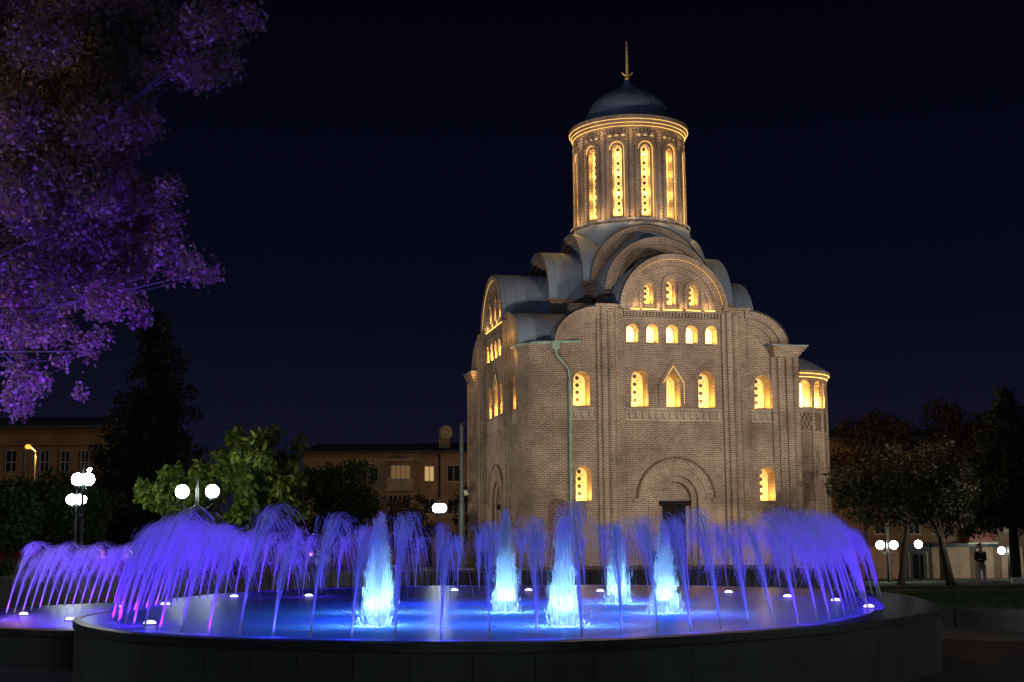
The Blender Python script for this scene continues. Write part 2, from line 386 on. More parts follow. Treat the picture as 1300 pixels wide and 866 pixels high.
        N = MB(); N.box(-.88, .88, .2, .36, 3.42, 3.64, mp); N.build('lintel', DARKWOOD, par)
        D = MB()
        for s2 in (-1, 1):
            D.box(*sorted((s2*.01, s2*.64)), .46, .52, .02, 3.42, mp)
            for z in (.5, 1.9): D.box(*sorted((s2*.12, s2*.52)), .43, .46, z, z+1.1, mp)
        dr = D.build('door', DARKWOOD, par)
        # little blind niche
        B = MB(); lp = arch(.05, 6.2, 7.2, .34, n=8); B.sheet(lp, [], mp, -.012); B.build('blind_niche', mat('niche_plaster', (.26, .21, .16), .95, noise=.3, nscale=5), par)
        B = MB(); B.ring(.05, 7.03, .18, .36, -.1, PI+.1, -.04, .01, mp, n=12); B.build('niche_hood', BR, par)
    return par
WIN_S = [(-1.77, 8.28, 10.18, .87, 'roundel'), (1.77, 8.28, 10.18, .87, 'roundel'), (0, 8.28, 10.15, .72, 'gable'),
         (-4.79, 8.28, 10.02, .85, 'roundel'), (4.79, 8.28, 10.02, .85, 'roundel'), (-4.75, 3.6, 5.34, .80, 'roundel'), (4.88, 3.6, 5.34, .80, 'roundel')]
WIN_S += [(1.05*i, 11.53, 12.5, .62, 'bright') for i in range(-2, 3)]
WIN_S += [(0, 13.5, 14.85, .48, 'roundel'), (-1.2, 13.5, 14.62, .46, 'roundel'), (1.2, 13.5, 14.62, .46, 'roundel')]
fs = facade('south_front', south, WIN_S, left_round=True)
fs['label'] = 'wide brick front of the church with door, facing the fountain'
WIN_W = [(-1.5, 8.35, 10.1, .7, 'roundel'), (1.5, 8.35, 10.1, .7, 'roundel'), (0, 8.35, 10.4, .8, 'gable'), (-4.6, 8.28, 10.0, .6, 'roundel'), (4.6, 8.28, 10.0, .6, 'roundel')]
WIN_W += [(1.05*i, 11.5, 12.5, .62, 'bright') for i in range(-2, 3)]
WIN_W += [(0, 13.5, 14.85, .48, 'roundel'), (-1.2, 13.5, 14.62, .46, 'roundel'), (1.2, 13.5, 14.62, .46, 'roundel')]
fwst = facade('west_front', west, WIN_W, right_round=True)
fwst['label'] = 'narrow foreshortened brick front on the left side of the church'
facade('north_front', north, [], detail=False)['label'] = 'rear brick front of the church'
eg = MB(); eg.sheet([(-6.2, 11.3), (6.2, 11.3)]+qarc(1)+[(2.87, 13.3)]+[(2.85*math.cos(t*PI/24), 13.2+2.85*math.sin(t*PI/24)) for t in range(1, 24)]+[(-2.87, 13.3)]+qarc(-1)[::-1], [], east)
eg.ring(0, 13.2, 2.5, 2.87, 0, PI, -.4, .2, east, n=40); eg.build('east_gable', BR, CH)

ew = MB(); ew.box(EW-.25, EW-.012, .06, 13.94, 0, 11.39); ew.build('east_wall', BR, CH)
# rounded south-west corner with eave
R1 = 1.6
cm = MB(); n = 14; cx_, cy_ = WW+R1-.02, R1-.02
ptsc = [(-5.3, -.02)]+[(cx_+R1*math.sin(-t*PI/2/n), cy_-R1*math.cos(t*PI/2/n)) for t in range(n+1)]+[(WW-.02, 1.62)]
blind = arch(-6.25, 0.02, 4.0, 1.25, n=14)
run = 0; S_ = [0]
for i in range(1, len(ptsc)): S_.append(S_[-1]+math.hypot(ptsc[i][0]-ptsc[i-1][0], ptsc[i][1]-ptsc[i-1][1]))
for i in range(len(ptsc)-1):
    (xa, ya), (xb, yb) = ptsc[i], ptsc[i+1]
    zs = [0, 11.2]
    cm.add([(xb, yb, 0), (xa, ya, 0), (xa, ya, 11.2), (xb, yb, 11.2)], [(-S_[i+1], 0), (-S_[i], 0), (-S_[i], 11.2), (-S_[i+1], 11.2)])
    for k in range(3):   # corbelled eave courses
        def off(j, o):
            x, y = ptsc[j]
            if x >= cx_: nx_, ny_ = 0, -1
            elif y >= cy_: nx_, ny_ = -1, 0
            else:
                nx_, ny_ = (x-cx_)/R1, (y-cy_)/R1
            return (x+nx_*o, y+ny_*o)
        o = .04+.05*k; A_ = off(i, o); B_ = off(i+1, o); z0 = 11.1+.1*k
        cm.add([(*B_, z0), (*A_, z0), (*A_, z0+.1), (*B_, z0+.1)], [(-S_[i+1], z0), (-S_[i], z0), (-S_[i], z0+.1), (-S_[i+1], z0+.1)])
        cm.add([(ptsc[i+1][0], ptsc[i+1][1], z0), (ptsc[i][0], ptsc[i][1], z0), (*A_, z0), (*B_, z0)], [(0, 0), (.2, 0), (.2, .1), (0, .1)])
cm.build('rounded_corner', BR, CH)
tp = MB(); tp.add([(x, y, 11.41) for x, y in ptsc]+[(-5.3, 1.62, 11.41)]); tp.build('corner_roof', ROOF, CH)
bd = MB(); bd.ring(-6.06, 3.25, .50, .80, -.1, PI*.62, -.07, .05, south, n=20); bd.build('blind_arch', BR, CH)
bd = MB(); bd.sheet(arch(-6.06, .02, 3.75, 1.0, n=14), [], south, -.03); bd.build('bricked_doorway', DARKB, CH)
gt = MB(); gt.tube([(-4.9, -.22, 11.5), (-6.3, -.22, 11.46)]+[(cx_+(R1+.2)*math.sin(-t*PI/2/10), cy_-(R1+.2)*math.cos(t*PI/2/10), 11.44) for t in range(11)]+[(WW-.2, 2.1, 11.44)], .07, n=8)
gt.build('gutter', COPPER, CH)
gp = MB(); gp.box(-6.35, -5.95, -.35, -.1, 11.1, 11.42)
gp.tube([(-6.15, -.25, 11.1), (-6.1, -.22, 10.8), (-5.5, -.22, 10.1), (-5.44, -.16, 9.9), (-5.44, -.16, .3)], .075, n=8)
for z in (2, 4.5, 7, 9.3): gp.tube([(-5.44, -.16, z), (-5.44, -.16, z+.06)], .1, n=8)
gp.build('downpipe', COPPER, CH)

# roofs: barrels of the first tier, quarter vaults, body fill
def barrel(name, mp, r, zc, d0, d1, over=.0, kz=1.0, mats=ROOF):
    b = MB(); n = 28
    for i in range(n):
        a = PI*i/n; c = PI*(i+1)/n
        P = lambda t, d: mp(r*math.cos(t), d, zc+r*math.sin(t)*kz)
        b.add([P(a, d0), P(a, d1), P(c, d1), P(c, d0)], [(d0, a*r), (d1, a*r), (d1, c*r), (d0, c*r)])
    k = d0+.45
    while k < d1-.1:
        b.tube([mp((r+.006)*math.cos(PI*i/n), k, zc+(r+.006)*math.sin(PI*i/n)*kz) for i in range(n+1)], .018, n=4); k += .62
    return b.build(name, mats, CH, smooth=True)
for mp, dd in ((south, 4.5), (west, 5.5), (north, 4.5), (east, 4.5)):
    barrel('barrel_roof', mp, 2.93, 13.2, -.48, dd)
    s = MB()   # side walls below the barrel
    for sg in (-1, 1): s.add([mp(sg*2.86, .02, 11.4), mp(sg*2.86, dd, 11.4), mp(sg*2.86, dd, 13.25), mp(sg*2.86, .02, 13.25)], [(0, 0), (dd, 0), (dd, 1.8), (0, 1.8)])
    s.build('barrel_side_wall', BR, CH)
    for sg in (-1, 1):
        if True:
            b = MB(); n = 12
            for i in range(n):
                a = PI/2*i/n; c = PI/2*(i+1)/n
                P = lambda t, d: mp(sg*(3.87+2.39*math.cos(t)), d, 11.47+1.9*math.sin(t))
                b.add([P(a, -.3), P(a, 3.4), P(c, 3.4), P(c, -.3)], [(0, 0), (3, 0), (3, .2), (0, .2)])
            b.add([mp(sg*3.87, -.3, 13.37), mp(sg*3.87, 4, 13.37), mp(sg*2.8, 4, 13.37), mp(sg*2.8, -.3, 13.37)])
            b.build('quarter_roof', ROOF, CH, smooth=True)
fl = MB(); fl.add([(WW+.1, .1, 11.4), (EW-.1, .1, 11.4), (EW-.1, 13.9, 11.4), (WW+.1, 13.9, 11.4)]); fl.build('roof_deck', ROOF, CH)
# corner flats rising towards the drum
cb = MB(); cb.box(-4.6, 4.6, 2.4, 11.6, 11.4, 13.9); cb.build('upper_block', BR, CH)
# upper tiers (distance from drum axis, radius, centre height, brick thickness)
for mp, off in ((south, 7.0), (west, -WW), (north, 7.0), (east, EU)):
    for (dist, r, zt) in ((5.33, 3.0, 17.42), (3.5, 3.22, 18.52)):
        if mp is east: dist = {5.33: 4.85, 3.5: 3.4}[dist]
        d = off-dist; zc = zt-r
        barrel('stepped_barrel_roof', mp, r+.04, zc, d-.06, off-1.5)
        b = MB()
        b.ring(0, zc, r-.34, r, 0, PI, d, d+.5, mp, n=44)
        b.ring(0, zc, r-.62, r-.34, 0, PI, d+.18, d+1.1, mp, n=44)
        b.ring(0, zc, r-.86, r-.62, 0, PI, d+.36, d+1.2, mp, n=40)
        for sg in (-1, 1):
            b.box(*sorted((sg*(r-.62), sg*r)), d, d+1.6, zc-.9, zc, mp)
            b.box(*sorted((sg*(r-.7), sg*(r+.12))), d-.12, d+.3, zc-.12, zc+.02, mp)
        lp = [(x, z) for x, z in [((r-.85)*math.cos(t*PI/20), zc+(r-.85)*math.sin(t*PI/20)) for t in range(21)]]
        b.sheet([(lp[-1][0], zc-.9), (lp[0][0], zc-.9)]+lp, [], mp, d+1.15)
        b.build('stepped_gable', BR, CH)
        s = MB()
        for sg in (-1, 1): s.add([mp(sg*(r-.02), d, zc-1.2), mp(sg*(r-.02), off, zc-1.2), mp(sg*(r-.02), off, zc+.02), mp(sg*(r-.02), d, zc+.02)], [(0, 0), (3, 0), (3, 1.2), (0, 1.2)])
        s.build('stepped_side_wall', BR, CH)
# ---- drum
DX, DY, DR = 0.12, 7.0, 3.02
def drum(s, d, z): a = s/DR; return (DX+(DR-d)*math.sin(a), DY-(DR-d)*math.cos(a), z)
bs = MB(); bs.lathe([(3.45, 16.6), (3.42, 18.3), (3.3, 18.72), (3.02, 18.9)], DX, DY, n=48); bs.build('drum_skirt_roof', ROOF, CH, smooth=True)
DM = empty('drum', label='round brick tower carrying the dome, with twelve tall slit windows'); DM.parent = CH
dw = MB(); circ = 2*PI*DR
holes = []
for k in range(12):
    s0 = (k-6+.5)*circ/12   # shifted so that the seam misses every window
    holes.append((s0, 19.1, 23.15, .52))
dw.sheet([(-circ/2, 18.3), (circ/2, 18.3), (circ/2, 24.2), (-circ/2, 24.2)], [arch(s, a, b_, w_) for s, a, b_, w_ in holes], lambda s, d, z: drum(s+circ/24, d, z), 0, grid=circ/96)
dw.build('drum_wall', BR, DM)
for (s, a, b_, w_) in holes:
    mpp = lambda q, d, z: drum(q+circ/24, d, z)
    WPOW = 12; wn = window(DM, mpp, s, a, b_, w_, dep=.34, hood=0)
    hb = MB(); hb.ring(s, b_-.23, .42, .58, 0, PI, -.16, .01, mpp, n=14)
    for sg in (-1, 1): hb.box(*sorted((s+sg*.42, s+sg*.58)), -.16, .01, 18.9, b_-.23, mpp)
    hb.build('window_surround', BR, DM)
    st = MB(); st.ring(s, b_-.23, .375, .405, -.05, PI+.05, -.05, -.01, mpp, n=14)
    for sg in (1,): st.box(*sorted((s+sg*.375, s+sg*.405)), -.05, -.01, 19.1, b_-.23, mpp)
    st.build('light_strip', STRIP_D, DM)
    # half column between windows and small arcature above
    pc = MB(); q = s+circ/24; x, y, _ = mpp(q, -.02, 0); pc.tube([(x, y, 18.6), (x, y, 23.95)], .15, n=10); pc.build('half_column', BR, DM)
    ac = MB(); al = MB()
    for o in (-.38, .0, .38):
        ac.ring(s+o, 23.62, .12, .19, 0, PI, -.1, .01, mpp, n=8)
        al.sheet([(s+o+.12*math.cos(t*PI/8), 23.62+.12*math.sin(t*PI/8)) for t in range(9)], [], mpp, -.008)
    ac.build('arcature', BR, DM); al.build('arcature_fill', ARCF, DM)
co = MB()
co.lathe([(3.02, 23.98), (3.14, 24.0), (3.14, 24.14), (3.21, 24.16), (3.21, 24.3), (3.30, 24.34), (3.30, 24.48), (3.40, 24.52), (3.40, 24.72), (3.3, 24.78), (2.2, 24.95)], DX, DY, n=72)
for k in range(96):
    a = k*2*PI/96; c_, s_ = math.cos(a), math.sin(a)
    def mpd(p, q, z, c_=c_, s_=s_): return (DX+(3.02-q)*c_-p*s_, DY+(3.02-q)*s_+p*c_, z)
    co.box(-.05, .05, -.14, 0, 23.86, 23.99, mpd)
co.build('cornice', BR, DM)
sp = MB()
for z, r_ in ((24.155, 3.15), (24.325, 3.225), (24.505, 3.315)):
    sp.lathe([(r_-.01, z-.010), (r_+.05, z-.010), (r_+.05, z+.016), (r_-.01, z+.016)], DX, DY, n=72)
sp.build('light_strip', emat('cornice_strip', (1.0, .55, .12), 2.2), DM)
do = MB()
prof = [(2.42, 24.8), (2.47, 25.05), (2.44, 25.35), (2.3, 25.8), (2.06, 26.2), (1.72, 26.55), (1.3, 26.85), (.88, 27.07), (.5, 27.25), (.28, 27.45), (.16, 27.7), (.12, 27.85), (0, 27.87)]
do.lathe(prof, DX, DY, n=48); dome = do.build('dome', ROOF, CH, smooth=True)
sm = MB()
for k in range(16):
    a = k*2*PI/16+.1
    sm.tube([(DX+(r_+.012)*math.cos(a), DY+(r_+.012)*math.sin(a), z) for r_, z in prof[:-2]], .018, n=5)
sm.build('dome_seam', ROOF, dome)
cg = MB(); cg.lathe([(.0, 27.7), (.1, 27.75), (.17, 27.9), (.1, 28.05), (.03, 28.1), (.0, 28.12)], DX, DY, n=14)
cdir = Vector((math.cos(math.radians(74)), math.sin(math.radians(74)), 0))
P0 = Vector((DX, DY, 0))
cg.tube([P0+Vector((0, 0, 28.0)), P0+Vector((.01, 0, 29.2)), P0+Vector((0, 0, 30.15))], [.085, .07, .03], n=6)
for z, hw in ((29.3, .62), (29.65, .3), (28.75, .35)): cg.tube([P0-cdir*hw+Vector((0, 0, z)), P0+cdir*hw+Vector((0, 0, z))], .035, n=6)
cg.tube([P0+Vector((.34*math.cos(t), 0, 28.42+.34*math.sin(t))) for t in np.linspace(PI*1.12, PI*1.88, 9)], .035, n=6)
cg.build('cross', GOLD, dome)
PATB = mat('dark_pattern_brick', (.10, .07, .05), .9)
lr = MB(); lr.lathe([(3.30, 18.90), (3.36, 18.90), (3.36, 18.96), (3.30, 18.96)], DX, DY, n=60); lr.build('drum_base_ring', ROOF, DM)  # plain ring added below the drum wash lights
for k in range(12):
    a = k*PI/6+.26
    l = bpy.data.lights.new('drum_wash', 'POINT'); l.energy = 20; l.color = (1, .60, .24); l.shadow_soft_size = .05  # unseen points added to wash the drum and cornice in gold
    lo = bpy.data.objects.new('drum_wash', l); C.objects.link(lo); lo.parent = DM; lo.location = (DX+3.62*math.cos(a), DY+3.62*math.sin(a), 19.15)
    l = l.copy(); l.energy = 13; lo = bpy.data.objects.new('cornice_wash', l); C.objects.link(lo); lo.parent = DM; lo.location = (DX+3.55*math.cos(a), DY+3.55*math.sin(a), 23.75)
for xx in (-4.9, 4.9, -4.2, 4.2):
    l = bpy.data.lights.new('quarter_arch_wash', 'POINT'); l.energy = 16; l.color = (1, .58, .20); l.shadow_soft_size = .04  # unseen points added to turn the west quarter arches orange
    lo = bpy.data.objects.new('quarter_arch_wash', l); C.objects.link(lo); lo.parent = CH; lo.location = west(xx, -.8, 11.2 if abs(xx) > 4.5 else 12.2)
for mp in (south, west):
    for xx in (-1.9, -.6, .6, 1.9):
        l = bpy.data.lights.new('gable_wash', 'POINT'); l.energy = 7; l.color = (1, .60, .24); l.shadow_soft_size = .04  # unseen points added for a soft warm wash on the gables
        lo = bpy.data.objects.new('gable_wash', l); C.objects.link(lo); lo.parent = CH; lo.location = mp(xx, -.26, 13.45)
# ---- apses on the east side
AX = 7.04
APB = [(3.0, 2.36, 10.35), (7.0, 2.75, 10.9), (11.0, 2.36, 10.35)]
for (ay, ar, az) in APB:
    ap = empty('apse', label='rounded brick apse with lit windows on the right end' if ay == 3.0 else None); ap.parent = CH
    mpa = lambda s, d, z, ay=ay, ar=ar: (AX+(ar-d)*math.sin(s/ar), ay-(ar-d)*math.cos(s/ar), z)
    ws = [(ar*math.radians(a), 8.45, 9.9, w_, 'bright') for a, w_ in ((9, .66), (30, .5), (48, .5), (100, .6), (140, .6))]
    wl = MB(); wl.sheet([(-.2, 0), (PI*ar+.2, 0), (PI*ar+.2, az), (-.2, az)], [arch(*w_[:4]) for w_ in ws], mpa, 0, grid=PI*ar/36)
    for a in (20, 39, 60, 118):   # thin attached shafts
        x, y, _ = mpa(ar*math.radians(a), -.03, 0); wl.tube([(x, y, 0), (x, y, az-.3)], .1, n=8)
    wl.box(EW-.1, AX+.01, ay-ar, ay+ar, 0, az)
    wl.build('apse_wall', BR, ap)
    WPOW = 190
    for w_ in ws: window(ap, mpa, *w_[:4], dep=.6, kind='bright', hood=.12)
    cn = MB(); cn.lathe([(ar, az-.45), (ar+.08, az-.42), (ar+.08, az-.3), (ar+.18, az-.26), (ar+.18, az-.12), (ar+.3, az-.08), (ar+.3, az+.06), (ar+.1, az+.1)], AX, ay, n=40, a0=-PI/2, a1=PI/2); cn.build('cornice', BR, ap)
    ls = MB(); ls.lathe([(ar+.1, az-.285), (ar+.15, az-.285), (ar+.15, az-.265), (ar+.1, az-.265)], AX, ay, n=40, a0=-PI/2, a1=PI/2)
    ls.lathe([(ar+.2, az-.105), (ar+.26, az-.105), (ar+.26, az-.085), (ar+.2, az-.085)], AX, ay, n=40, a0=-PI/2, a1=PI/2); ls.build('light_strip', STRIP, ap)
    rf = MB(); rf.lathe([(ar+.34, az+.07), (ar*.9, az+.45), (ar*.6, az+.85), (ar*.25, az+1.1), (0, az+1.15)], AX, ay, n=40, a0=-PI/2, a1=PI/2); rf.build('apse_roof', ROOF, ap, smooth=True)
    mb_ = MB()
    for a0, a1 in ((0, 18), (23, 37), (42, 57)):
        mb_ = MB()
        s0, s1 = ar*math.radians(a0), ar*math.radians(a1)
        mb_.box(s0, s1, -.02, .01, 7.31, 7.36, mpa)
        for i in range(6):
            for j in range(4):
                if (i+j) % 2: x0 = s0+(s1-s0)*i/6; mb_.box(x0, x0+(s1-s0)/6, -.03, .01, 7.35+.22*j, 7.35+.22*(j+1), mpa)
        mb_.build('patterned_band', PATB, ap)

# ------------------------------------------------------------------ lamps that light the church
FIX = mat('black_fixture', (.02, .02, .02), .5); LENS = emat('flood_lens', (1, .85, .65), 12)
def floodlight(x, y, z, tx, ty, tz, power, col=(1, .83, .66), size=70, rad=.25, label=''):
    t = empty('floodlight', (x, y, z), 0, label, 'floodlight', 'floodlights aimed at the church')
    d = (Vector((tx, ty, tz))-Vector((x, y, z))).normalized(); q = d.to_track_quat('-Z', 'Y'); M_ = q.to_matrix()
    b = MB(); mp = lambda a, b_, c: tuple(M_ @ Vector((a, c, b_)))
    b.box(-.22, .22, -.02, .14, -.15, .15, mp); hs = b.build('housing', FIX, t)
    b = MB(); b.add([tuple(M_ @ Vector(p)) for p in ((-.2, -.13, -.03), (.2, -.13, -.03), (.2, .13, -.03), (-.2, .13, -.03))]); b.build('lens', LENS, t)
    b = MB(); b.tube([(0, 0, -.05), (0, 0, -.4)], .03, n=6); b.box(-.25, .25, -.1, .1, -.45, -.4); b.build('bracket', FIX, t)
    l = bpy.data.lights.new('flood', 'SPOT'); l.energy = power; l.color = col; l.spot_size = math.radians(size); l.spot_blend = .6; l.shadow_soft_size = rad
    lo = bpy.data.objects.new('flood_lamp', l); C.objects.link(lo); lo.parent = t; lo.location = d*.06; lo.rotation_euler = q.to_euler()
    return t
floodlight(-1.0, 43.8, 1.2, 6.5, 70, 11.5, 7500, label='floodlight low on the terrace wall left of the church front')
floodlight(10.6, 43.2, .8, 8.5, 71, 12, 4500, label='low floodlight at the right end of the terrace wall facing the church door')
floodlight(22, 45, 8.0, 8.5, 70, 10, 18500, size=48, label='floodlight high on a mast added outside the view, raking across the church front')
b = MB(); b.tube([(22, 45.3, -.3), (22, 45.3, 8.2)], [.12, .08], n=8); tag(b.build('lighting_mast', FIX), 'tall mast added outside the view to carry one floodlight for the church', 'mast')  # unseen mast added so the flood passes above the tree crowns
floodlight(-20, 72, 1.2, 2, 74, 11, 6000, label='floodlight on the ground west of the church')
floodlight(27, 55, .6, 10, 72, 12, 6000, label='floodlight on the grass east of the church')

floodlight(-10.5, 42.2, 1.2, 7, 74, 21.5, 9000, size=24, label='narrow floodlight at the left end of the terrace wall aimed up at the dome tower')
floodlight(4.5, 43.7, 1.2, 7, 74, 21, 7000, size=24, label='narrow floodlight in the middle of the terrace wall aimed up at the dome tower')
# ================================================================== GROUND
GRD = mat('park_ground', (.05, .045, .035), .95, noise=.4, nscale=.5, bump=.3, bscale=6)
GRASS = mat('grass_soil', (.030, .055, .014), .95, noise=.45, nscale=.8, bump=.6, bscale=30)
BLADE = mat('grass_blade', (.045, .085, .020), .8)
STONE = mat('wall_stone', (.17, .155, .135), .85, noise=.3, nscale=2, bump=.2, bscale=25)
PATHM = mat('ochre_path', (.15, .125, .09), .9, noise=.3, nscale=2, bump=.2, bscale=30)
def cobble():
    m = bpy.data.materials.new('dark_cobbles'); m.use_nodes = True; t = m.node_tree; b = t.nodes['Principled BSDF']; b.inputs['Roughness'].default_value = .55
    tcn = t.nodes.new('ShaderNodeTexCoord'); v = t.nodes.new('ShaderNodeTexVoronoi'); v.inputs['Scale'].default_value = 9; v.feature = 'DISTANCE_TO_EDGE'
    t.links.new(tcn.outputs['Object'], v.inputs['Vector'])
    r = t.nodes.new('ShaderNodeValToRGB'); t.links.new(v.outputs['Distance'], r.inputs[0])
    r.color_ramp.elements[0].color = (.008, .008, .008, 1); r.color_ramp.elements[1].position = .12; r.color_ramp.elements[1].color = (.045, .042, .042, 1)
    t.links.new(r.outputs[0], b.inputs['Base Color']); bp = t.nodes.new('ShaderNodeBump'); bp.inputs['Strength'].default_value = .8; bp.inputs['Distance'].default_value = .03
    t.links.new(r.outputs[0], bp.inputs['Height']); t.links.new(bp.outputs[0], b.inputs['Normal']); return m
def gh(x, y): return -1.0*min(1, max(0, (y-46)/25))
g = MB(); xs = list(range(-400, -40, 60))+list(range(-40, 61, 5))+list(range(80, 461, 60)); ys = [-20, 0, 10, 20, 30, 40, 46, 51, 56, 61, 66, 71, 100, 200, 500, 1200]
for i in range(len(xs)-1):
    for j in range(len(ys)-1): g.add([(xs[i+a], ys[j+b], gh(0, ys[j+b])) for a, b in ((0, 0), (1, 0), (1, 1), (0, 1))])
tag(g.build('ground', GRD), kind='structure')
pv = MB(); pv.add([(-18, 2, .004), (18, 2, .004), (18, 34, .004), (-18, 34, .004)]); tag(pv.build('paving', cobble()), kind='structure')
def curve_pts(P, n=10, closed=False):
    """Catmull-Rom through P"""
    out = []; N = len(P); rngi = range(N) if closed else range(N-1)
    for i in rngi:
        g_ = lambda k: P[k % N] if closed else P[max(0, min(N-1, k))]
        p0, p1, p2, p3 = g_(i-1), g_(i), g_(i+1), g_(i+2)
        for j in range(n):
            t = j/n
            out.append(tuple(.5*((2*p1[k])+(-p0[k]+p2[k])*t+(2*p0[k]-5*p1[k]+4*p2[k]-p3[k])*t*t+(-p0[k]+3*p1[k]-3*p2[k]+p3[k])*t**3) for k in range(2)))
    if not closed: out.append(tuple(P[-1]))
    return out
def strip_wall(name, line, zt, zb, th, m, capm=None, parent=None, pan=.6):
    """retaining wall following a plan line: face, coping; UV runs along"""
    b = MB(); run = 0; N = len(line)
    nr = []
    for i in range(N):
        a = Vector(line[max(0, i-1)]); c = Vector(line[min(N-1, i+1)]); d = (c-a).normalized(); nr.append(Vector((-d.y, d.x)))
    for i in range(N-1):
        p, q = Vector(line[i]), Vector(line[i+1]); L = (q-p).length; a, c = nr[i], nr[i+1]
        z0, z1 = zt(*p), zt(*q)
        pi, qi = p+a*th, q+c*th
        b.add([(*p, zb), (*q, zb), (*q, z1), (*p, z0)], [(run, 0), (run+L, 0), (run+L, z1), (run, z0)])
        pa, qa = p-a*.03, q-c*.03
        b.add([(*pa, z0+.004), (*qa, z1+.004), (*qi, z1+.004), (*pi, z0+.004)], [(run, 0), (run+L, 0), (run+L, .4), (run, .4)], 1 if capm else 0)
        b.add([(*pa, z0-.07), (*qa, z1-.07), (*qa, z1+.004), (*pa, z0+.004)], [(run, 0), (run+L, 0), (run+L, .07), (run, .07)], 1 if capm else 0)
        b.add([(*qi, zb), (*pi, zb), (*pi, z0+.004), (*qi, z1+.004)], None)
        run += L
    return b.build(name, [m]+([capm] if capm else []), parent)
PANEL = brick_mat('panelled_stone', (.16, .145, .125), (.19, .175, .15), (.05, .045, .04), bw=.62, rh=1.3, ms=.018, big=.35)
# right lawn with its low wall
lz = lambda x, y: .33-.02*(y-26)
lawn_line = curve_pts([(20, 19.5), (15, 21), (9.7, 24), (8.35, 25.8), (7.6, 28.5), (7.7, 32), (8.6, 37), (10.5, 42)], 8)
tag(strip_wall('retaining_wall', [p for p in lawn_line][::-1], lambda x, y: lz(x, y)+.02, -.3, -.25, PANEL, STONE), 'low panelled stone wall holding up the lawn on the right', 'wall')
lw = MB(); big = [(p[0], p[1]) for p in lawn_line]; outl = big+[(12, 60), (14, 88), (60, 88), (60, 19)]
lw.sheet(outl, [], lambda a, d, z: (a, z, lz(a, z)), 0, grid=3)
tag(lw.build('lawn', GRASS), kind='structure')
pth = MB(); off = [(p[0]-1.3*(1 if p[1] > 24 else .8)-(0 if p[1] < 24 else .6), p[1]-2.0) for p in lawn_line]
for i in range(len(lawn_line)-1): pth.add([(*lawn_line[i], .009), (*lawn_line[i+1], .009), (*off[i+1], .009), (*off[i], .009)])
tag(pth.build('path', PATHM), kind='structure')
# left and middle terrace
tz = lambda x, y: .84-.011*(y-34)
ter_line = curve_pts([(-40, 27), (-22, 30.5), (-15.5, 32.6), (-12.6, 35), (-11.9, 38.5), (-9.5, 41.6), (-5, 42.6), (2, 43), (10.2, 42.3)], 8)
tag(strip_wall('retaining_wall', ter_line, lambda x, y: tz(x, y)+.03, -.3, .35, PANEL, STONE), 'long pale retaining wall curving behind the fountain in front of the church', 'wall')
tr = MB(); tr.sheet([p for p in ter_line]+[(12, 60), (14, 88), (10, 100), (-60, 100), (-60, 27)], [], lambda a, d, z: (a, z, tz(a, z)), 0, grid=3)
tag(tr.build('terrace', PATHM), kind='structure')
ll = MB(); lp_ = [(-40, 29), (-22, 32.5), (-16, 34.8), (-14.2, 37), (-14.4, 45), (-17, 56), (-40, 60)]; ll.sheet(lp_, [], lambda a, d, z: (a, z, tz(a, z)+.02), 0, grid=3)
tag(ll.build('lawn', GRASS), kind='structure')
def blades(poly, hz, n, name):
    xs_ = [p[0] for p in poly]; ys_ = [p[1] for p in poly]; b = MB(); c = 0
    def ins(x, y):
        r = False; j = len(poly)-1
        for i in range(len(poly)):
            if (poly[i][1] > y) != (poly[j][1] > y) and x < (poly[j][0]-poly[i][0])*(y-poly[i][1])/(poly[j][1]-poly[i][1])+poly[i][0]: r = not r
            j = i
        return r
    while c < n:
        x = random.uniform(min(xs_), max(xs_)); y = random.uniform(min(ys_), max(ys_))
        if not ins(x, y): continue
        z = hz(x, y); h = random.uniform(.04, .11); a = random.uniform(0, PI); dx, dy = .02*math.cos(a), .02*math.sin(a)
        b.add([(x-dx, y-dy, z), (x+dx, y+dy, z), (x+random.uniform(-.03, .03), y+random.uniform(-.03, .03), z+h)]); c += 1
    return tag(b.build(name, BLADE), kind='stuff', label='short mown grass', cat='grass')
blades([p for p in lawn_line]+[(12, 55), (24, 55), (24, 21)], lz, 16000, 'grass')
blades(lp_, tz, 5000, 'grass')

# ================================================================== FOUNTAIN
def water_mat(name, col, rough=.2):
    m = bpy.data.materials.new(name); m.use_nodes = True; t = m.node_tree; b = t.nodes['Principled BSDF']
    b.inputs['Base Color'].default_value = (*col, 1); b.inputs['Roughness'].default_value = rough; b.inputs['IOR'].default_value = 1.33; b.inputs['Specular IOR Level'].default_value = .5
    tcn = t.nodes.new('ShaderNodeTexCoord'); mp_ = t.nodes.new('ShaderNodeMapping'); mp_.inputs['Scale'].default_value = (1, 1.6, 1)
    n = t.nodes.new('ShaderNodeTexNoise'); n.inputs['Scale'].default_value = 9; n.inputs['Detail'].default_value = 5
    t.links.new(tcn.outputs['Object'], mp_.inputs[0]); t.links.new(mp_.outputs[0], n.inputs['Vector'])
    bp = t.nodes.new('ShaderNodeBump'); bp.inputs['Strength'].default_value = .6; bp.inputs['Distance'].default_value = .05
    t.links.new(n.outputs[0], bp.inputs['Height']); t.links.new(bp.outputs[0], b.inputs['Normal'])
    tl = t.nodes.new('ShaderNodeBsdfTranslucent'); tl.inputs[0].default_value = (.55, .62, .85, 1); ms = t.nodes.new('ShaderNodeMixShader'); ms.inputs[0].default_value = .5
    t.links.new(b.outputs[0], ms.inputs[1]); t.links.new(tl.outputs[0], ms.inputs[2]); t.links.new(ms.outputs[0], t.nodes['Material Output'].inputs[0]); return m
WATER = water_mat('pool_water', (.12, .15, .40))
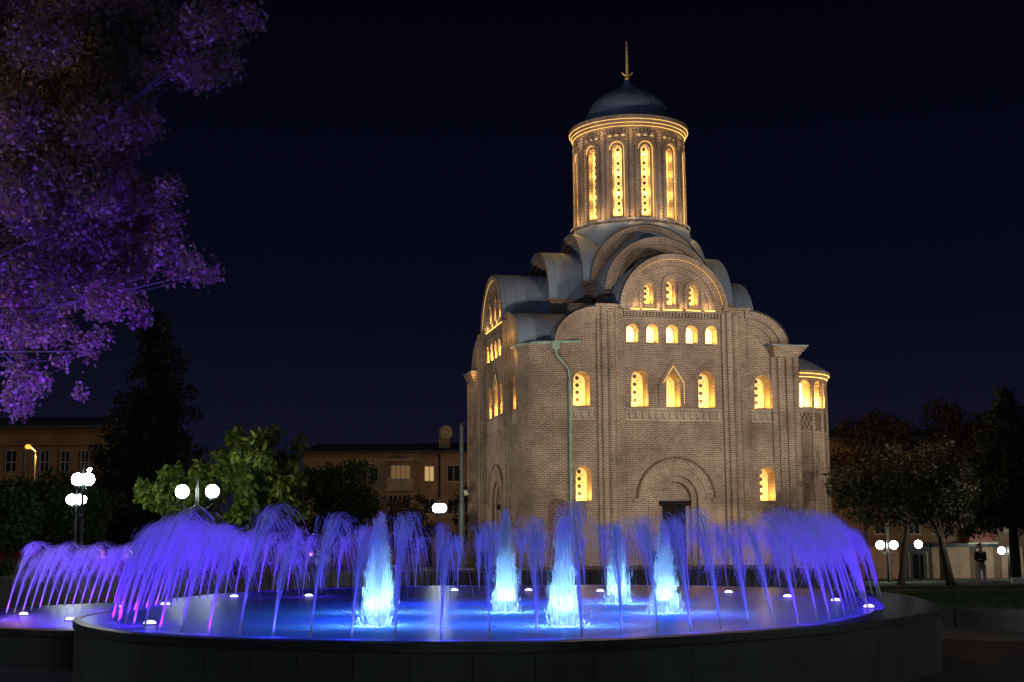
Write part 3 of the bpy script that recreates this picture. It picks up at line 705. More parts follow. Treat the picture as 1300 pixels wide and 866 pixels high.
GRAN = brick_mat('dark_granite', (.052, .055, .055), (.060, .063, .062), (.034, .035, .035), bw=.55, rh=2.0, ms=.010, big=.4, rough=.45)
COPE = mat('wet_granite_rim', (.025, .026, .028), .38, noise=.3, nscale=8, bump=.1, bscale=60)
BZ = .75
outer = [on(95, 786, BZ), on(150, 801, BZ), on(300, 810, BZ), on(450, 814, BZ), on(600, 815, BZ), on(750, 812, BZ), on(900, 804, BZ), on(1050, 793, BZ), on(1130, 784, BZ), on(1180, 775.5, BZ)]
outer = [(p.x, p.y) for p in outer]+[(5.42, 17.6), (6.0, 20.2), (6.3, 23.2), (5.6, 26.0), (3.6, 28.1), (.4, 29.0), (-2.8, 28.6), (-5.0, 26.2), (-5.75, 22.5), (-5.5, 18.6)]
oc = curve_pts(outer, 8, True)
cen = Vector((0.1, 20))
inner = []
for p in oc:
    v = Vector(p)-cen; right = max(0, min(1, (p[0]-3.2)/2.0))*(1 if p[1] < 22 else .5)
    k = .07+.62*right; inner.append(tuple(cen+v*(1-k/v.length)))
def basin(name, oc_, ic, zr, label):
    t = empty(name, (0, 0, 0), 0, label, 'fountain basin')
    b = MB(); run = 0; N = len(oc_)
    for i in range(N):
        p, q = oc_[i], oc_[(i+1) % N]; L = math.dist(p, q)
        b.add([(*p, -.02), (*q, -.02), (*q, zr-.09), (*p, zr-.09)], [(run, 0), (run+L, 0), (run+L, zr), (run, zr)]); run += L
    b.build('basin_wall', GRAN, t)
    b = MB(); r2 = []
    cc = Vector((sum(p[0] for p in oc_)/N, sum(p[1] for p in oc_)/N))
    for p in oc_: v = Vector(p)-cc; r2.append(tuple(Vector(p)+v.normalized()*.025))
    for i in range(N):
        j = (i+1) % N
        b.add([(*oc_[i], zr-.09), (*oc_[j], zr-.09), (*r2[j], zr-.09), (*r2[i], zr-.09)])
        b.add([(*r2[i], zr-.09), (*r2[j], zr-.09), (*r2[j], zr-.012), (*r2[i], zr-.012)])
        b.add([(*r2[i], zr-.012), (*r2[j], zr-.012), (*ic[j], zr), (*ic[i], zr)])
        b.add([(*ic[i], zr), (*ic[j], zr), (*ic[j], zr-.3), (*ic[i], zr-.3)])
    b.build('basin_rim', COPE, t)
    return t
bas = basin('fountain_basin', oc, inner, BZ, 'large round dark granite basin in front of the church, full of jets')
wt = MB(); wt.sheet(inner, [], lambda a, d, z: (a, z, BZ-.012), 0); tag(wt.build('water', WATER), kind='structure')
BZ2 = .52
o2 = [(-5.6, 18.3), (-6.6, 18.55), (-7.6, 19.3), (-8.9, 21.2), (-9.4, 23.2), (-9.1, 25.6), (-7.8, 27.3), (-6.2, 27.2), (-5.0, 25.4), (-4.9, 21)]
oc2 = curve_pts(o2, 8, True); c2_ = Vector((-7, 23)); inner2 = [tuple(c2_+(Vector(p)-c2_)*.975) for p in oc2]
basin('fountain_basin', oc2, inner2, BZ2, 'smaller lower granite basin tucked behind the left end of the main fountain')
wt = MB(); wt.sheet(inner2, [], lambda a, d, z: (a, z, BZ2-.012), 0); tag(wt.build('water', WATER), kind='structure')
# thin water-cascade lip running along the far side of the main basin
# pool lamps
VIO, BLU, CYA = (.085, .003, 1.0), (.02, .10, 1.0), (.06, .36, 1.0)
def up_spot(x, y, z, col, power, parent, cone=165, name='pool_light'):
    l = bpy.data.lights.new(name, 'SPOT'); l.energy = power; l.color = col; l.shadow_soft_size = .04; l.spot_size = math.radians(cone); l.spot_blend = .25
    lo = bpy.data.objects.new(name, l); C.objects.link(lo); lo.parent = parent; lo.location = (x, y, z); lo.rotation_euler = (PI, 0, 0)
def under_glow(x, y, z, col, power, parent):
    l = bpy.data.lights.new('underwater_light', 'POINT'); l.energy = power; l.color = col; l.shadow_soft_size = .05
    lo = bpy.data.objects.new('underwater_light', l); C.objects.link(lo); lo.parent = parent; lo.location = (x, y, z)
def aim_spot(x, y, z, tx, ty, tz_, col, power, parent, cone=70, name='plume_light'):
    l = bpy.data.lights.new(name, 'SPOT'); l.energy = power; l.color = col; l.shadow_soft_size = .04; l.spot_size = math.radians(cone); l.spot_blend = .4
    lo = bpy.data.objects.new(name, l); C.objects.link(lo); lo.parent = parent; lo.location = (x, y, z); lo.rotation_euler = Vector((tx-x, ty-y, tz_-z)).to_track_quat('-Z', 'Y').to_euler()
def pool_lamp(x, y, z, col, power, parent, disc=True, r=.07):
    if disc:
        b = MB(); b.lathe([(r, .0), (r*.92, .025), (r*.6, .04), (.001, .045)], n=16); b.lathe([(r*1.3, -.02), (r*1.25, .006), (r, .008)], n=16, mi=1)
        o = b.build('pool_lamp', [emat('pool_lamp_glow', tuple(.45+.55*c for c in col), 4), FIX], parent); o.location = (x, y, z)
    up_spot(x, y, z+.06, col, power, parent)
    under_glow(x, y, z-.22, col, power*.22, parent)
LP = [(210, 768), (297, 758), (392, 757), (577, 750), (671, 750), (762, 751), (925, 752.5), (1000, 758), (1061, 763), (1103, 771), (190, 792)]
PV = 34
for i, (x, y) in enumerate(LP):
    p = on(x, y, BZ); pool_lamp(p.x, p.y, BZ-.005, VIO if i != 3 else BLU, PV if (i < 3 or i > 5) else PV*.6, bas)
b2 = [o for o in bpy.data.objects if o.name.startswith('fountain_basin.')][0]
for (x, y) in ((-7.9, 22.3), (-7.0, 24.6), (-6.6, 20.6)): pool_lamp(x, y, BZ2-.005, VIO, PV, b2)
for (x, y, tx, ty, tz_, pw_, cl_) in ((-13.2, 19.5, -10.5, 24, 4.5, 900, (1, .74, .36)), (-13.5, 20, -8.5, 24, 8, 450, (1, .66, .4)), (-8.6, 22.0, -9.5, 24, 9.5, 3000, (.10, .03, 1)), (-7.9, 20.2, -7.6, 24.5, 10.5, 4200, (.12, .03, 1)), (-8.8, 24.5, -11, 24, 6, 800, (.10, .03, 1))):
    l = bpy.data.lights.new('tree_fill_spot', 'SPOT'); l.energy = pw_; l.color = cl_; l.spot_size = math.radians(110); l.spot_blend = .8; l.shadow_soft_size = .1  # warm and violet spots added to brighten the autumn tree
    lo = bpy.data.objects.new('tree_fill_spot', l); C.objects.link(lo); lo.parent = b2; lo.location = (x, y, BZ2+.35)
    lo.rotation_euler = (Vector((tx, ty, tz_))-Vector((x, y, BZ2+.35))).to_track_quat('-Z', 'Y').to_euler()
for (x, y) in ((-7.6, 21), (-7, 23.5), (-6.4, 19.6)): under_glow(x, y, BZ2-.5, VIO, 40, b2)  # extra unseen lights, here and below, added to tint the whole pools
for (x, y) in ((-3.6, 18), (-3.2, 22), (0, 26.2), (3.4, 25), (4.6, 21.5), (3.9, 18)): under_glow(x, y, BZ-.9, VIO, 60, bas)
for (x, y) in ((-1.8, 16), (0, 15), (1.8, 16.2), (0, 20), (-1.4, 20), (1.6, 21)): under_glow(x, y, BZ-.7, (.01, .05, 1.0), 45, bas)
# ---- jets: a rising stream and a falling veil of thin drops along the arc
def spray_mat():
    m = bpy.data.materials.new('jet_water'); m.use_nodes = True; t = m.node_tree; t.nodes.clear()
    o = t.nodes.new('ShaderNodeOutputMaterial'); d = t.nodes.new('ShaderNodeBsdfDiffuse'); tr_ = t.nodes.new('ShaderNodeBsdfTranslucent'); mx = t.nodes.new('ShaderNodeMixShader')
    d.inputs[0].default_value = (.8, .84, .9, 1); tr_.inputs[0].default_value = (.8, .84, .9, 1)
    t.links.new(d.outputs[0], mx.inputs[1]); t.links.new(tr_.outputs[0], mx.inputs[2]); t.links.new(mx.outputs[0], o.inputs[0]); return m
SPR = spray_mat()
def ribbon(b, pts, w0, ang):
    """thin water thread: crossed quads along pts"""
    ox, oy = w0*math.cos(ang), w0*math.sin(ang)
    for i in range(len(pts)-1):
        p, q = pts[i], pts[i+1]
        b.add([(p[0]-ox, p[1]-oy, p[2]), (p[0]+ox, p[1]+oy, p[2]), (q[0]+ox, q[1]+oy, q[2]), (q[0]-ox, q[1]-oy, q[2])], [(0, 0)]*4)
def make_jet(seed, hgt=1.12, rngx=1.9, n=300):
    r = random.Random(seed); b = MB(); G = 9.81; vz = math.sqrt(2*G*hgt); T = 2*vz/G; vx = rngx/T
    pos = lambda t, vx=vx, vy=0, vz=vz: (vx*t, vy*t, vz*t-.5*G*t*t)
    tt = np.linspace(0, T*.36, 8); b.tube([pos(t) for t in tt], [.0125-.012*(t/T) for t in tt], n=5, cap=False)
    for k in range(n):
        f = 1-abs(r.gauss(0, .06)); dvx, dvy = r.gauss(0, .15), r.gauss(0, .15)
        t0 = T*min(.64, max(.05, r.gauss(.36, .15))); t1 = min(T*.9, t0+T*r.uniform(.08, .22))
        pts = [pos(t, vx+dvx, dvy, vz*f) for t in np.linspace(t0, t1, 4)]
        pts = [p for p in pts if p[2] > 0]
        if len(pts) > 1: ribbon(b, pts, r.uniform(.0009, .0020), r.uniform(0, PI))
    for k in range(0):   # splash where it lands
        a = r.uniform(0, 2*PI); x0 = rngx*(1+r.gauss(0, .05)); h = r.uniform(.03, .12)
        ribbon(b, [(x0, 0, 0), (x0+.05*math.cos(a), .05*math.sin(a), h)], .003, a)
    me_o = b.build('water_jet', SPR); return me_o
protos = [make_jet(s, hgt=h_, rngx=r_) for s, h_, r_ in ((1, 1.12, 1.0), (2, 1.22, 1.1), (3, 1.02, .95), (4, 1.16, 1.2))]
used = set()
def put_jet(i, x, y, z, ang, label, group, sc_=1):
    p = protos[i % 4]
    o = p if (i % 4) not in used else p.copy()
    if (i % 4) in used: C.objects.link(o)
    used.add(i % 4)
    o.location = (x, y, z); o.rotation_euler = (0, 0, ang); o.scale = (sc_, sc_, sc_)
    tag(o, label, 'water jet', group)
# evenly spaced along an inset of the rim
ring = []
for p in oc:
    v = Vector(p)-cen; k = .45+.45*max(0, min(1, (p[0]-3.6)/1.5))*(1 if p[1] < 22 else 0)
    ring.append(cen+v*(1-k/v.length))
per = [0]
for i in range(len(ring)): per.append(per[-1]+(ring[(i+1) % len(ring)]-ring[i]).length)
NJ = 100
for k in range(NJ):
    s = per[-1]*k/NJ; i = max(j for j in range(len(per)) if per[j] <= s+1e-9); i = min(i, len(ring)-1)
    f_ = (s-per[i])/(per[i+1]-per[i]); p = ring[i].lerp(ring[(i+1) % len(ring)], f_); d = cen-p
    lab = ('violet arching jet on the right-hand side of the main basin' if p.x > 2.6 else 'violet arching jet on the left-hand side of the main basin' if p.x < -2.6 else
           'thin blue jet rising near the front rim of the main basin' if p.y < 20 else 'thin blue-violet jet on the far side of the main basin')
    if k % 2 == 0:
        cl_ = VIO if abs(p.x) > 2.6 else (.04, .05, 1.0)
        q_ = p-d.normalized()*.16; up_spot(q_.x+.12, q_.y, BZ+.005, cl_, 75 if abs(p.x) > 2.6 else 42, bas, name='jet_light')
        under_glow(q_.x, q_.y, BZ-.2, cl_, 3.0, bas)
    put_jet(k, p.x, p.y, BZ-.01, math.atan2(d.y, d.x)+random.uniform(-.06, .06), lab, 'arching jets: '+lab.split(' on the ')[-1].split(' near the ')[-1], .92+.16*random.random())
for k in range(17):
    f_ = k/16; q_ = on(8+f_*168, 778-15*f_-2.5*math.sin(f_*PI), BZ2); x, y = q_.x, q_.y
    if k % 2 == 0: up_spot(x+.06, y-.16, BZ2+.005, VIO, 60, b2, name='jet_light')
    put_jet(k+1, x, y, BZ2-.01, -.12+.2*f_, 'violet arching jet in the smaller left basin', 'arching jets: smaller left basin', .98)
# ---- foaming plumes
def make_plume(seed, hgt=1.15):
    r = random.Random(seed); b = MB(); G = 9.81
    for k in range(5200):
        h = hgt*(1-abs(r.gauss(0, .45))); h = max(.15, h); vz = math.sqrt(2*G*h); T = 2*vz/G
        sp = abs(r.gauss(0, .12)); a = r.uniform(0, 2*PI); vx, vy = sp*math.cos(a), sp*math.sin(a)
        rho = .03+.21*(1-h/hgt)**1.2; x0, y0 = r.gauss(0, rho*.5), r.gauss(0, rho*.5); vx *= .5; vy *= .5
        t0 = T*r.uniform(0, .93); t1 = min(T, t0+T*r.uniform(.04, .12))
        pts = [(x0+vx*t, y0+vy*t, vz*t-.5*G*t*t) for t in np.linspace(t0, t1, 3)]
        ribbon(b, pts, r.uniform(.0008, .0022), r.uniform(0, PI))
    for k in range(120):   # skirt of splashing foam
        a = r.uniform(0, 2*PI); d = abs(r.gauss(0, .24)); h = .14*math.exp(-d*4)*r.uniform(.3, 1.2)
        ribbon(b, [(d*math.cos(a), d*math.sin(a), 0), ((d+.04)*math.cos(a), (d+.04)*math.sin(a), h+.01)], .006, r.uniform(0, PI))
    for k in range(220):   # foam flecks on the water
        a = r.uniform(0, 2*PI); d = abs(r.gauss(0, .33)); s_ = r.uniform(.008, .026); x, y = d*math.cos(a), d*math.sin(a)
        b.add([(x-s_, y, .004), (x, y-s_*.7, .006), (x+s_, y, .004), (x, y+s_*.7, .006)], [(0, 0)]*4)
    return b.build('foam_plume', SPR)
pp = make_plume(11)
PL = [(478, 793, 1.0, 'foaming white-blue plume nearest the left, in front of its taller neighbour'), (484, 776, 1.12, 'foaming white-blue plume on the left, just behind the front one'),
      (642, 776, 1.14, 'tall foaming plume in the middle before the rounded church corner'), (716, 793, 1.0, 'foaming plume at the front centre below the green downpipe'),
      (785, 765, 1.0, 'smallest foaming plume, farthest back, right of centre'), (845, 777, 1.0, 'foaming plume at the right before the church door')]
for i, (x, y, s, lab) in enumerate(PL):
    o = pp if i == 0 else pp.copy()
    if i: C.objects.link(o)
    p = on(x, y, BZ); o.location = (p.x, p.y, BZ-.01); o.scale = (1, 1, s); o.rotation_euler = (0, 0, i*1.1)
    tag(o, lab, 'fountain plume', 'foaming plumes in the middle of the basin')
    under_glow(p.x, p.y, BZ-.16, (.30, .68, 1.0), 26, bas); under_glow(p.x, p.y, BZ-.55, (.02, .22, 1.0), 55, bas)
    for da in (-2.6, -1.57, -.55, 1.57):
        aim_spot(p.x+.40*math.cos(da), p.y+.40*math.sin(da), BZ+.02, p.x, p.y, BZ+.40, (.24, .56, 1.0), 75 if da < 0 else 40, bas, cone=52); aim_spot(p.x+.34*math.cos(da), p.y+.34*math.sin(da), BZ+.02, p.x, p.y, BZ+.10, (.30, .62, 1.0), 9, bas, cone=80)

# ================================================================== STREET LAMPS
IRON = mat('dark_iron', (.025, .027, .03), .45, .6)
GLOBE = emat('lit_globe', (.86, 1.0, .95), 70)
def lamp_post(x, y, z, hg, label, n=2, r=.2, arm=.42, ang=0, extra=None, power=0):
    t = empty('street_lamp', (x, y, z), ang, label, 'street lamp', 'white globe lamps round the park')
    b = MB(); b.lathe([(.16, 0), (.16, .1), (.12, .14), (.12, .35), (.07, .45), (.055, hg*.6), (.075, hg*.61), (.045, hg*.63), (.04, hg+.1)], n=12); b.build('post', IRON, t)
    tops = [(s*arm, 0, hg) for s in ((-1, 1) if n == 2 else (0,))]+(extra or [])
    b = MB()
    for (a, c, zz) in tops:
        if abs(a)+abs(c) > .01: b.tube([(0, 0, zz-.35), (a*.5, c*.5, zz-.5), (a*.95, c*.95, zz-.38), (a, c, zz-.2)], .02, n=6)
        b.lathe([(.03, zz-.3), (.09, zz-.24), (.09, zz-.17), (.02, zz-.16)], a, c, n=10)
    b.tube([(0, 0, hg), (0, 0, hg+.3), (0, 0, hg+.42)], [.03, .02, .004], n=6); b.build('arms', IRON, t)
    for (a, c, zz) in tops:
        b = MB(); b.lathe([(0.001, zz-r)]+[(r*math.sin(k*PI/10), zz-r*math.cos(k*PI/10)) for k in range(1, 10)]+[(0.001, zz+r)], a, c, n=20); b.build('globe', GLOBE, t, smooth=True)
    if power:
        l = bpy.data.lights.new('globe_light', 'POINT'); l.energy = power; l.color = (.86, 1, .95); l.shadow_soft_size = .3
        lo = bpy.data.objects.new('globe_light', l); C.objects.link(lo); lo.parent = t; lo.location = (0, 0, hg-.75)
    return t
def lamp_at(px, py, Y, hz, label, **k):
    p = at(px, py, Y); z = hz(p.x, Y); return lamp_post(p.x, Y, z, p.z-z, label, **k)
lamp_at(250.5, 624, 37.2, tz, 'twin white globe lamp standing in front of the bright green tree', r=.18, arm=.41)
lamp_at(105.5, 608.5, 40, tz, 'bright close pair of white globes, above a lower lamp at the far left', r=.18, arm=.15, ang=.1)
lamp_at(97, 634, 42.5, tz, 'lower lamp at the far left, just under the brighter pair of globes', r=.16, arm=.15)
lamp_at(114, 597, 70, tz, 'tiny distant lamp just above the bright pair of globes at the far left', n=1, r=.13)
lamp_at(558, 645, 56, tz, 'white globe lamp in front of the middle brick building', r=.18, arm=.11, ang=.2)
lamp_at(1279.5, 699, 92, lambda x, y: -2.0, 'twin globe lamp at the far right behind the standing person', r=.23, arm=.42)
lamp_at(1126, 692, 78, lambda x, y: -2.0, 'bright twin globe lamp between the jets and the curved tree', r=.23, arm=.38)
lamp_at(1166, 691, 84, lambda x, y: -2.0, 'single white globe lamp before the dark shop door', n=1, r=.23)
lamp_post(12.5, 15, 0, 4.2, 'park lamp standing beside the paving right of the fountain', n=2, r=.2, power=260)
lamp_post(6, -9, 0, 5.0, 'unseen park lamp added behind the camera to lighten the basin wall', n=2, r=.2, power=420)  # added out of view to brighten the front of the basin
lamp_post(-7, -8, 0, 5.0, 'unseen park lamp added behind the camera on the left', n=2, r=.2, power=200)  # second fill lamp added behind the camera
lamp_post(-12.5, 19, 0, 4.2, 'unseen park lamp added under the autumn tree left of the fountain', n=2, r=.2, power=70)  # added out of view to light the autumn tree
# orange sodium street lamp, far left
p = at(46, 598, 62); t = empty('sodium_street_lamp', (p.x, 62, .5), 0, 'tall grey street lamp with an orange light in front of the left building', 'street lamp')
zt_ = at(46, 572, 62).z-.5; q = at(36, 567, 62)
b = MB(); b.tube([(0, 0, 0), (0, 0, zt_-.3), (-.05, 0, zt_), (q.x-p.x, 0, q.z-.5+.1)], [.11, .08, .06, .04], n=8); b.build('post', mat('grey_pole', (.25, .25, .24), .6, .3), t)
b = MB(); b.lathe([(.001, q.z-.5-.12), (.13, q.z-.5-.08), (.15, q.z-.5), (.1, q.z-.5+.08), (.001, q.z-.5+.1)], q.x-p.x, 0, n=14); b.build('lamp_head', emat('sodium_glow', (1, .42, .04), 1.9), t)
l = bpy.data.lights.new('sodium_light', 'POINT'); l.energy = 420; l.color = (1, .45, .08); l.shadow_soft_size = .1
lo = bpy.data.objects.new('sodium_light', l); C.objects.link(lo); lo.parent = t; lo.location = (q.x-p.x, 0, q.z-.5-.3)
def sodium(x, y, label, power):
    t = empty('sodium_street_lamp', (x, y, -.9), 0, label, 'street lamp')
    b = MB(); b.tube([(0, 0, 0), (0, 0, 6.2), (0, .5, 6.6), (0, 1.2, 6.7)], [.1, .07, .05, .04], n=8); b.build('post', bpy.data.materials['grey_pole'], t)
    b = MB(); b.lathe([(.001, 6.5), (.12, 6.52), (.14, 6.6), (.001, 6.66)], 0, 1.3, n=12); b.build('lamp_head', bpy.data.materials['sodium_glow'], t)
    l = bpy.data.lights.new('sodium_light', 'POINT'); l.energy = power; l.color = (1, .58, .25); l.shadow_soft_size = .15
    lo = bpy.data.objects.new('sodium_light', l); C.objects.link(lo); lo.parent = t; lo.location = (0, 1.3, 6.35)
sodium(3, 99, 'orange street lamp hidden behind the church, lighting the middle building', 650)
sodium(-13.2, 99, 'orange street lamp hidden behind the dark rounded tree, lighting the middle building', 120)
sodium(24, 88, 'orange street lamp behind the right end of the church near the shops', 260)
sodium(-38, 72, 'orange street lamp outside the view on the left, lighting the ochre building', 160)
# grey mast by the church
p = at(586, 640, 60); zt_ = at(585.5, 540, 60).z-tz(p.x, 60)
t = empty('mast', (p.x, 60, tz(p.x, 60)), 0, 'tall grey steel mast standing left of the church corner', 'mast')
b = MB(); b.tube([(0, 0, 0), (0, 0, zt_*.45), (0, 0, zt_*.46), (0, 0, zt_)], [.16, .15, .11, .09], n=10); b.build('pole', mat('mast_grey', (.07, .08, .085), .6, .3), t)
b = MB(); b.lathe([(.1, zt_), (.16, zt_+.02), (.16, zt_+.1), (.001, zt_+.16)], n=10); b.build('cap', IRON, t)
# camera on a small pole by the church corner
p = at(597, 640, 63); zt_ = at(597, 630, 63).z-tz(p.x, 63)
t = empty('signpost', (p.x-.35, 63, tz(p.x, 63)), 0, 'thin white post with a small camera at the church corner', 'post')
b = MB(); b.tube([(0, 0, 0), (0, 0, zt_)], .045, n=6); b.tube([(0, 0, zt_), (.3, 0, zt_+.12)], .03, n=6); b.build('pole', PLAST, t)
b = MB(); b.box(-.12, .22, -.08, .08, zt_+.1, zt_+.28); b.build('camera', PLAST, t)

# ================================================================== TREES
def leafmat(name, a, c, rough=.6, trans=.35, n_=5):
    m = bpy.data.materials.new(name); m.use_nodes = True; t = m.node_tree; b = t.nodes['Principled BSDF']; b.inputs['Roughness'].default_value = rough; b.inputs['Specular IOR Level'].default_value = .3
    g_ = t.nodes.new('ShaderNodeNewGeometry'); tcn = t.nodes.new('ShaderNodeTexCoord'); n = t.nodes.new('ShaderNodeTexNoise'); n.inputs['Scale'].default_value = .9; n.inputs['Detail'].default_value = 3
    t.links.new(tcn.outputs['Object'], n.inputs['Vector'])
    wn = t.nodes.new('ShaderNodeTexWhiteNoise'); wn.noise_dimensions = '1D'; t.links.new(g_.outputs['Random Per Island'], wn.inputs['W'])
    mx = t.nodes.new('ShaderNodeMixRGB'); mx.inputs[1].default_value = (*a, 1); mx.inputs[2].default_value = (*c, 1)
    av = t.nodes.new('ShaderNodeMath'); av.operation = 'ADD'; mr = t.nodes.new('ShaderNodeMapRange'); mr.inputs[1].default_value = .55; mr.inputs[2].default_value = 1.45
    t.links.new(n.outputs[0], av.inputs[0]); t.links.new(wn.outputs['Value'], av.inputs[1]); t.links.new(av.outputs[0], mr.inputs[0]); t.links.new(mr.outputs[0], mx.inputs[0])
    t.links.new(mx.outputs[0], b.inputs['Base Color'])
    tr_ = t.nodes.new('ShaderNodeBsdfTranslucent'); t.links.new(mx.outputs[0], tr_.inputs[0]); ms = t.nodes.new('ShaderNodeMixShader'); ms.inputs[0].default_value = trans
    t.links.new(b.outputs[0], ms.inputs[1]); t.links.new(tr_.outputs[0], ms.inputs[2]); t.links.new(ms.outputs[0], t.nodes['Material Output'].inputs[0]); return m
BARK = mat('bark', (.028, .022, .017), .9, noise=.4, nscale=6, bump=.6, bscale=14)
def crown(name, clumps, nleaf, size, m, parent, droop=.3, shape=(1, .5)):
    """leaf-sized faces scattered through a set of (x,y,z,r) clumps"""
    cl = np.array(clumps); wgt = cl[:, 3]**2.2; wgt /= wgt.sum(); idx = rng.choice(len(cl), nleaf, p=wgt)
    d = rng.normal(size=(nleaf, 3)); d /= np.linalg.norm(d, axis=1)[:, None]; rad = rng.random(nleaf)**.45
    P = cl[idx, :3]+d*(rad*cl[idx, 3])[:, None]*np.array([1, 1, .8])+rng.normal(size=(nleaf, 3))*.05
    a = rng.normal(size=(nleaf, 3)); a[:, 2] -= droop; a /= np.linalg.norm(a, axis=1)[:, None]
    b_ = np.cross(a, rng.normal(size=(nleaf, 3))); b_ /= np.linalg.norm(b_, axis=1)[:, None]
    s = size*rng.uniform(.6, 1.3, nleaf)[:, None]
    V = np.stack([P, P+a*s*.45*shape[0]+b_*s*shape[1]*.6, P+a*s*shape[0], P+a*s*.45*shape[0]-b_*s*shape[1]*.6], 1).reshape(-1, 3)
    me = bpy.data.meshes.new(name); me.vertices.add(len(V)); me.vertices.foreach_set('co', V.astype(np.float32).ravel())
    me.loops.add(nleaf*4); me.loops.foreach_set('vertex_index', np.arange(nleaf*4, dtype=np.int32))
    me.polygons.add(nleaf); me.polygons.foreach_set('loop_start', np.arange(0, nleaf*4, 4, dtype=np.int32)); me.polygons.foreach_set('loop_total', np.full(nleaf, 4, dtype=np.int32))
    me.materials.append(m); me.update(calc_edges=True); me.validate()
    o = bpy.data.objects.new(name, me); C.objects.link(o); o.parent = parent; return o
def limbs(parent, root, fork, clumps, r0_, k=12, name='trunk', bend=.3):
    b = MB(); root = Vector(root); fork = Vector(fork); mid = root.lerp(fork, .5)+Vector((bend, 0, 0))
    b.tube([root, root.lerp(mid, .15), mid, fork], [r0_*1.35, r0_, r0_*.85, r0_*.65], n=10)
    cs = random.sample(clumps, min(k, len(clumps)))
    for c in cs:
        e_ = Vector(c[:3]); m1 = fork.lerp(e_, .45)+Vector((random.uniform(-.3, .3), random.uniform(-.3, .3), .35*abs(random.gauss(0, 1))))
        b.tube([fork-Vector((0, 0, .1)), m1, e_], [r0_*.36, r0_*.15, .008], n=6)
        for q in range(3):
            s = m1.lerp(e_, random.uniform(.1, .8)); b.tube([s, s+Vector((random.gauss(0, c[3]*.7), random.gauss(0, c[3]*.7), random.gauss(.1, c[3]*.5)))], [r0_*.1, .008], n=4)
    return b.build(name, BARK, parent)
def blob(n, c, rad, rc, seed=0):
    r = random.Random(seed); o = []
    while len(o) < n:
        d = Vector((r.gauss(0, 1), r.gauss(0, 1), r.gauss(0, 1))).normalized()*(r.random()**.4)
        o.append((c[0]+d.x*rad[0], c[1]+d.y*rad[1], c[2]+d.z*rad[2], rc*r.uniform(.6, 1.3)))
    return o
# big autumn tree over the left of the view: crown clumps laid over its outline
t = empty('maple_tree', (-13.5, 24, .4), 0, 'large autumn-leaved tree lit violet by the fountain, filling the upper left', 'tree')
cl = []
r_ = random.Random(5)
for (px, py, rr, n_) in ((40, 60, 95, 14), (150, 60, 80, 14), (250, 45, 55, 9), (305, 30, 28, 6), (215, 110, 45, 6), (60, 180, 95, 14), (150, 165, 60, 9), (190, 130, 40, 5), (40, 300, 85, 13), (130, 270, 75, 10), (190, 255, 38, 5), (225, 232, 20, 3),
                         (185, 320, 50, 7), (235, 330, 28, 5), (262, 340, 15, 3), (110, 350, 60, 8), (40, 400, 60, 9), (120, 410, 40, 5), (180, 385, 25, 3), (30, 470, 40, 6), (95, 450, 30, 3), (-120, 200, 120, 14), (-120, 380, 100, 10), (-60, 40, 100, 9), (15, 520, 18, 2), (100, 490, 15, 2), (-40, -80, 120, 10), (120, -60, 100, 10), (250, -40, 60, 6)):
    for k in range(n_):
        a = r_.uniform(0, 2*PI); d = rr*math.sqrt(r_.random())*.85; Y = 24+r_.gauss(0, 1.6)
        q = at(px+d*math.cos(a), py+d*math.sin(a), Y); cl.append((q.x+13.5, q.y-24, q.z-.4, min(.85, max(.25, rr/Y*.012*Y/1.4)) * r_.uniform(.5, 1.1)))
MAPLE = leafmat('autumn_leaf', (.22, .12, .085), (.11, .11, .045))
crown('crown', cl, 150000, .082, MAPLE, t, droop=.8, shape=(1, .75))
limbs(t, (0, 0, -.6), (.4, 0, 4.2), [c for c in cl if c[2] > 3], .30, k=26)
# green tree by the twin lamp
p = at(300, 640, 41); z0 = tz(p.x, 41)
t = empty('walnut_tree', (p.x, 41, z0), 0, 'bushy bright green tree behind the twin globe lamp', 'tree')
cl = []
for (px, py, rr, n_) in ((300, 565, 28, 9), (345, 565, 32, 9), (275, 600, 40, 10), (330, 610, 45, 12), (370, 600, 28, 6), (240, 625, 45, 9), (205, 620, 28, 6), (185, 630, 16, 3), (280, 655, 45, 10), (330, 655, 40, 9), (370, 645, 25, 5), (230, 660, 28, 5), (380, 560, 16, 3)):
    for k in range(n_):
        a = r_.uniform(0, 2*PI); d = rr*math.sqrt(r_.random())*.8; Y = 41+r_.gauss(0, .9)
        q = at(px+d*math.cos(a), py+d*math.sin(a), Y); cl.append((q.x-p.x, q.y-41, q.z-z0, rr/42*.42*r_.uniform(.55, 1.0)))
crown('crown', cl, 15000, .24, leafmat('walnut_leaf', (.19, .21, .03), (.07, .13, .02)), t, droop=1.0, shape=(1, .42))
limbs(t, (0, 0, 0), (.1, 0, 1.0), cl, .14, k=22)
def round_tree(name, px, Y, hz, ctr, rad, n_, rc, nl, size, m, label, lean=.0, r0_=.16, fork=None, group='dark trees round the park'):
    p = at(px, 700, Y); z0 = hz(p.x, Y); t = empty(name, (p.x, Y, z0), 0, label, 'tree', group)
    c = at(ctr[0], ctr[1], Y); s = Y/F
    cl = blob(n_, (c.x-p.x, 0, c.z-z0), (rad[0]*s, rad[0]*s*.8, rad[1]*s), rc, seed=int(px))
    crown('crown', cl, nl, size, m, t); fk = at(*fork, Y) if fork else None
    limbs(t, (0, 0, 0), ((fk.x-p.x, 0, fk.z-z0) if fk else (lean, 0, (c.z-z0)*.5)), cl, r0_, k=16, bend=lean*.4)
    return t
DKG = leafmat('dark_leaf', (.045, .07, .025), (.03, .05, .02)); RED = leafmat('rusty_leaf', (.055, .026, .016), (.035, .024, .014)); OLV = leafmat('olive_leaf', (.020, .022, .009), (.013, .017, .007))
lw0 = lambda x, y: -1.3
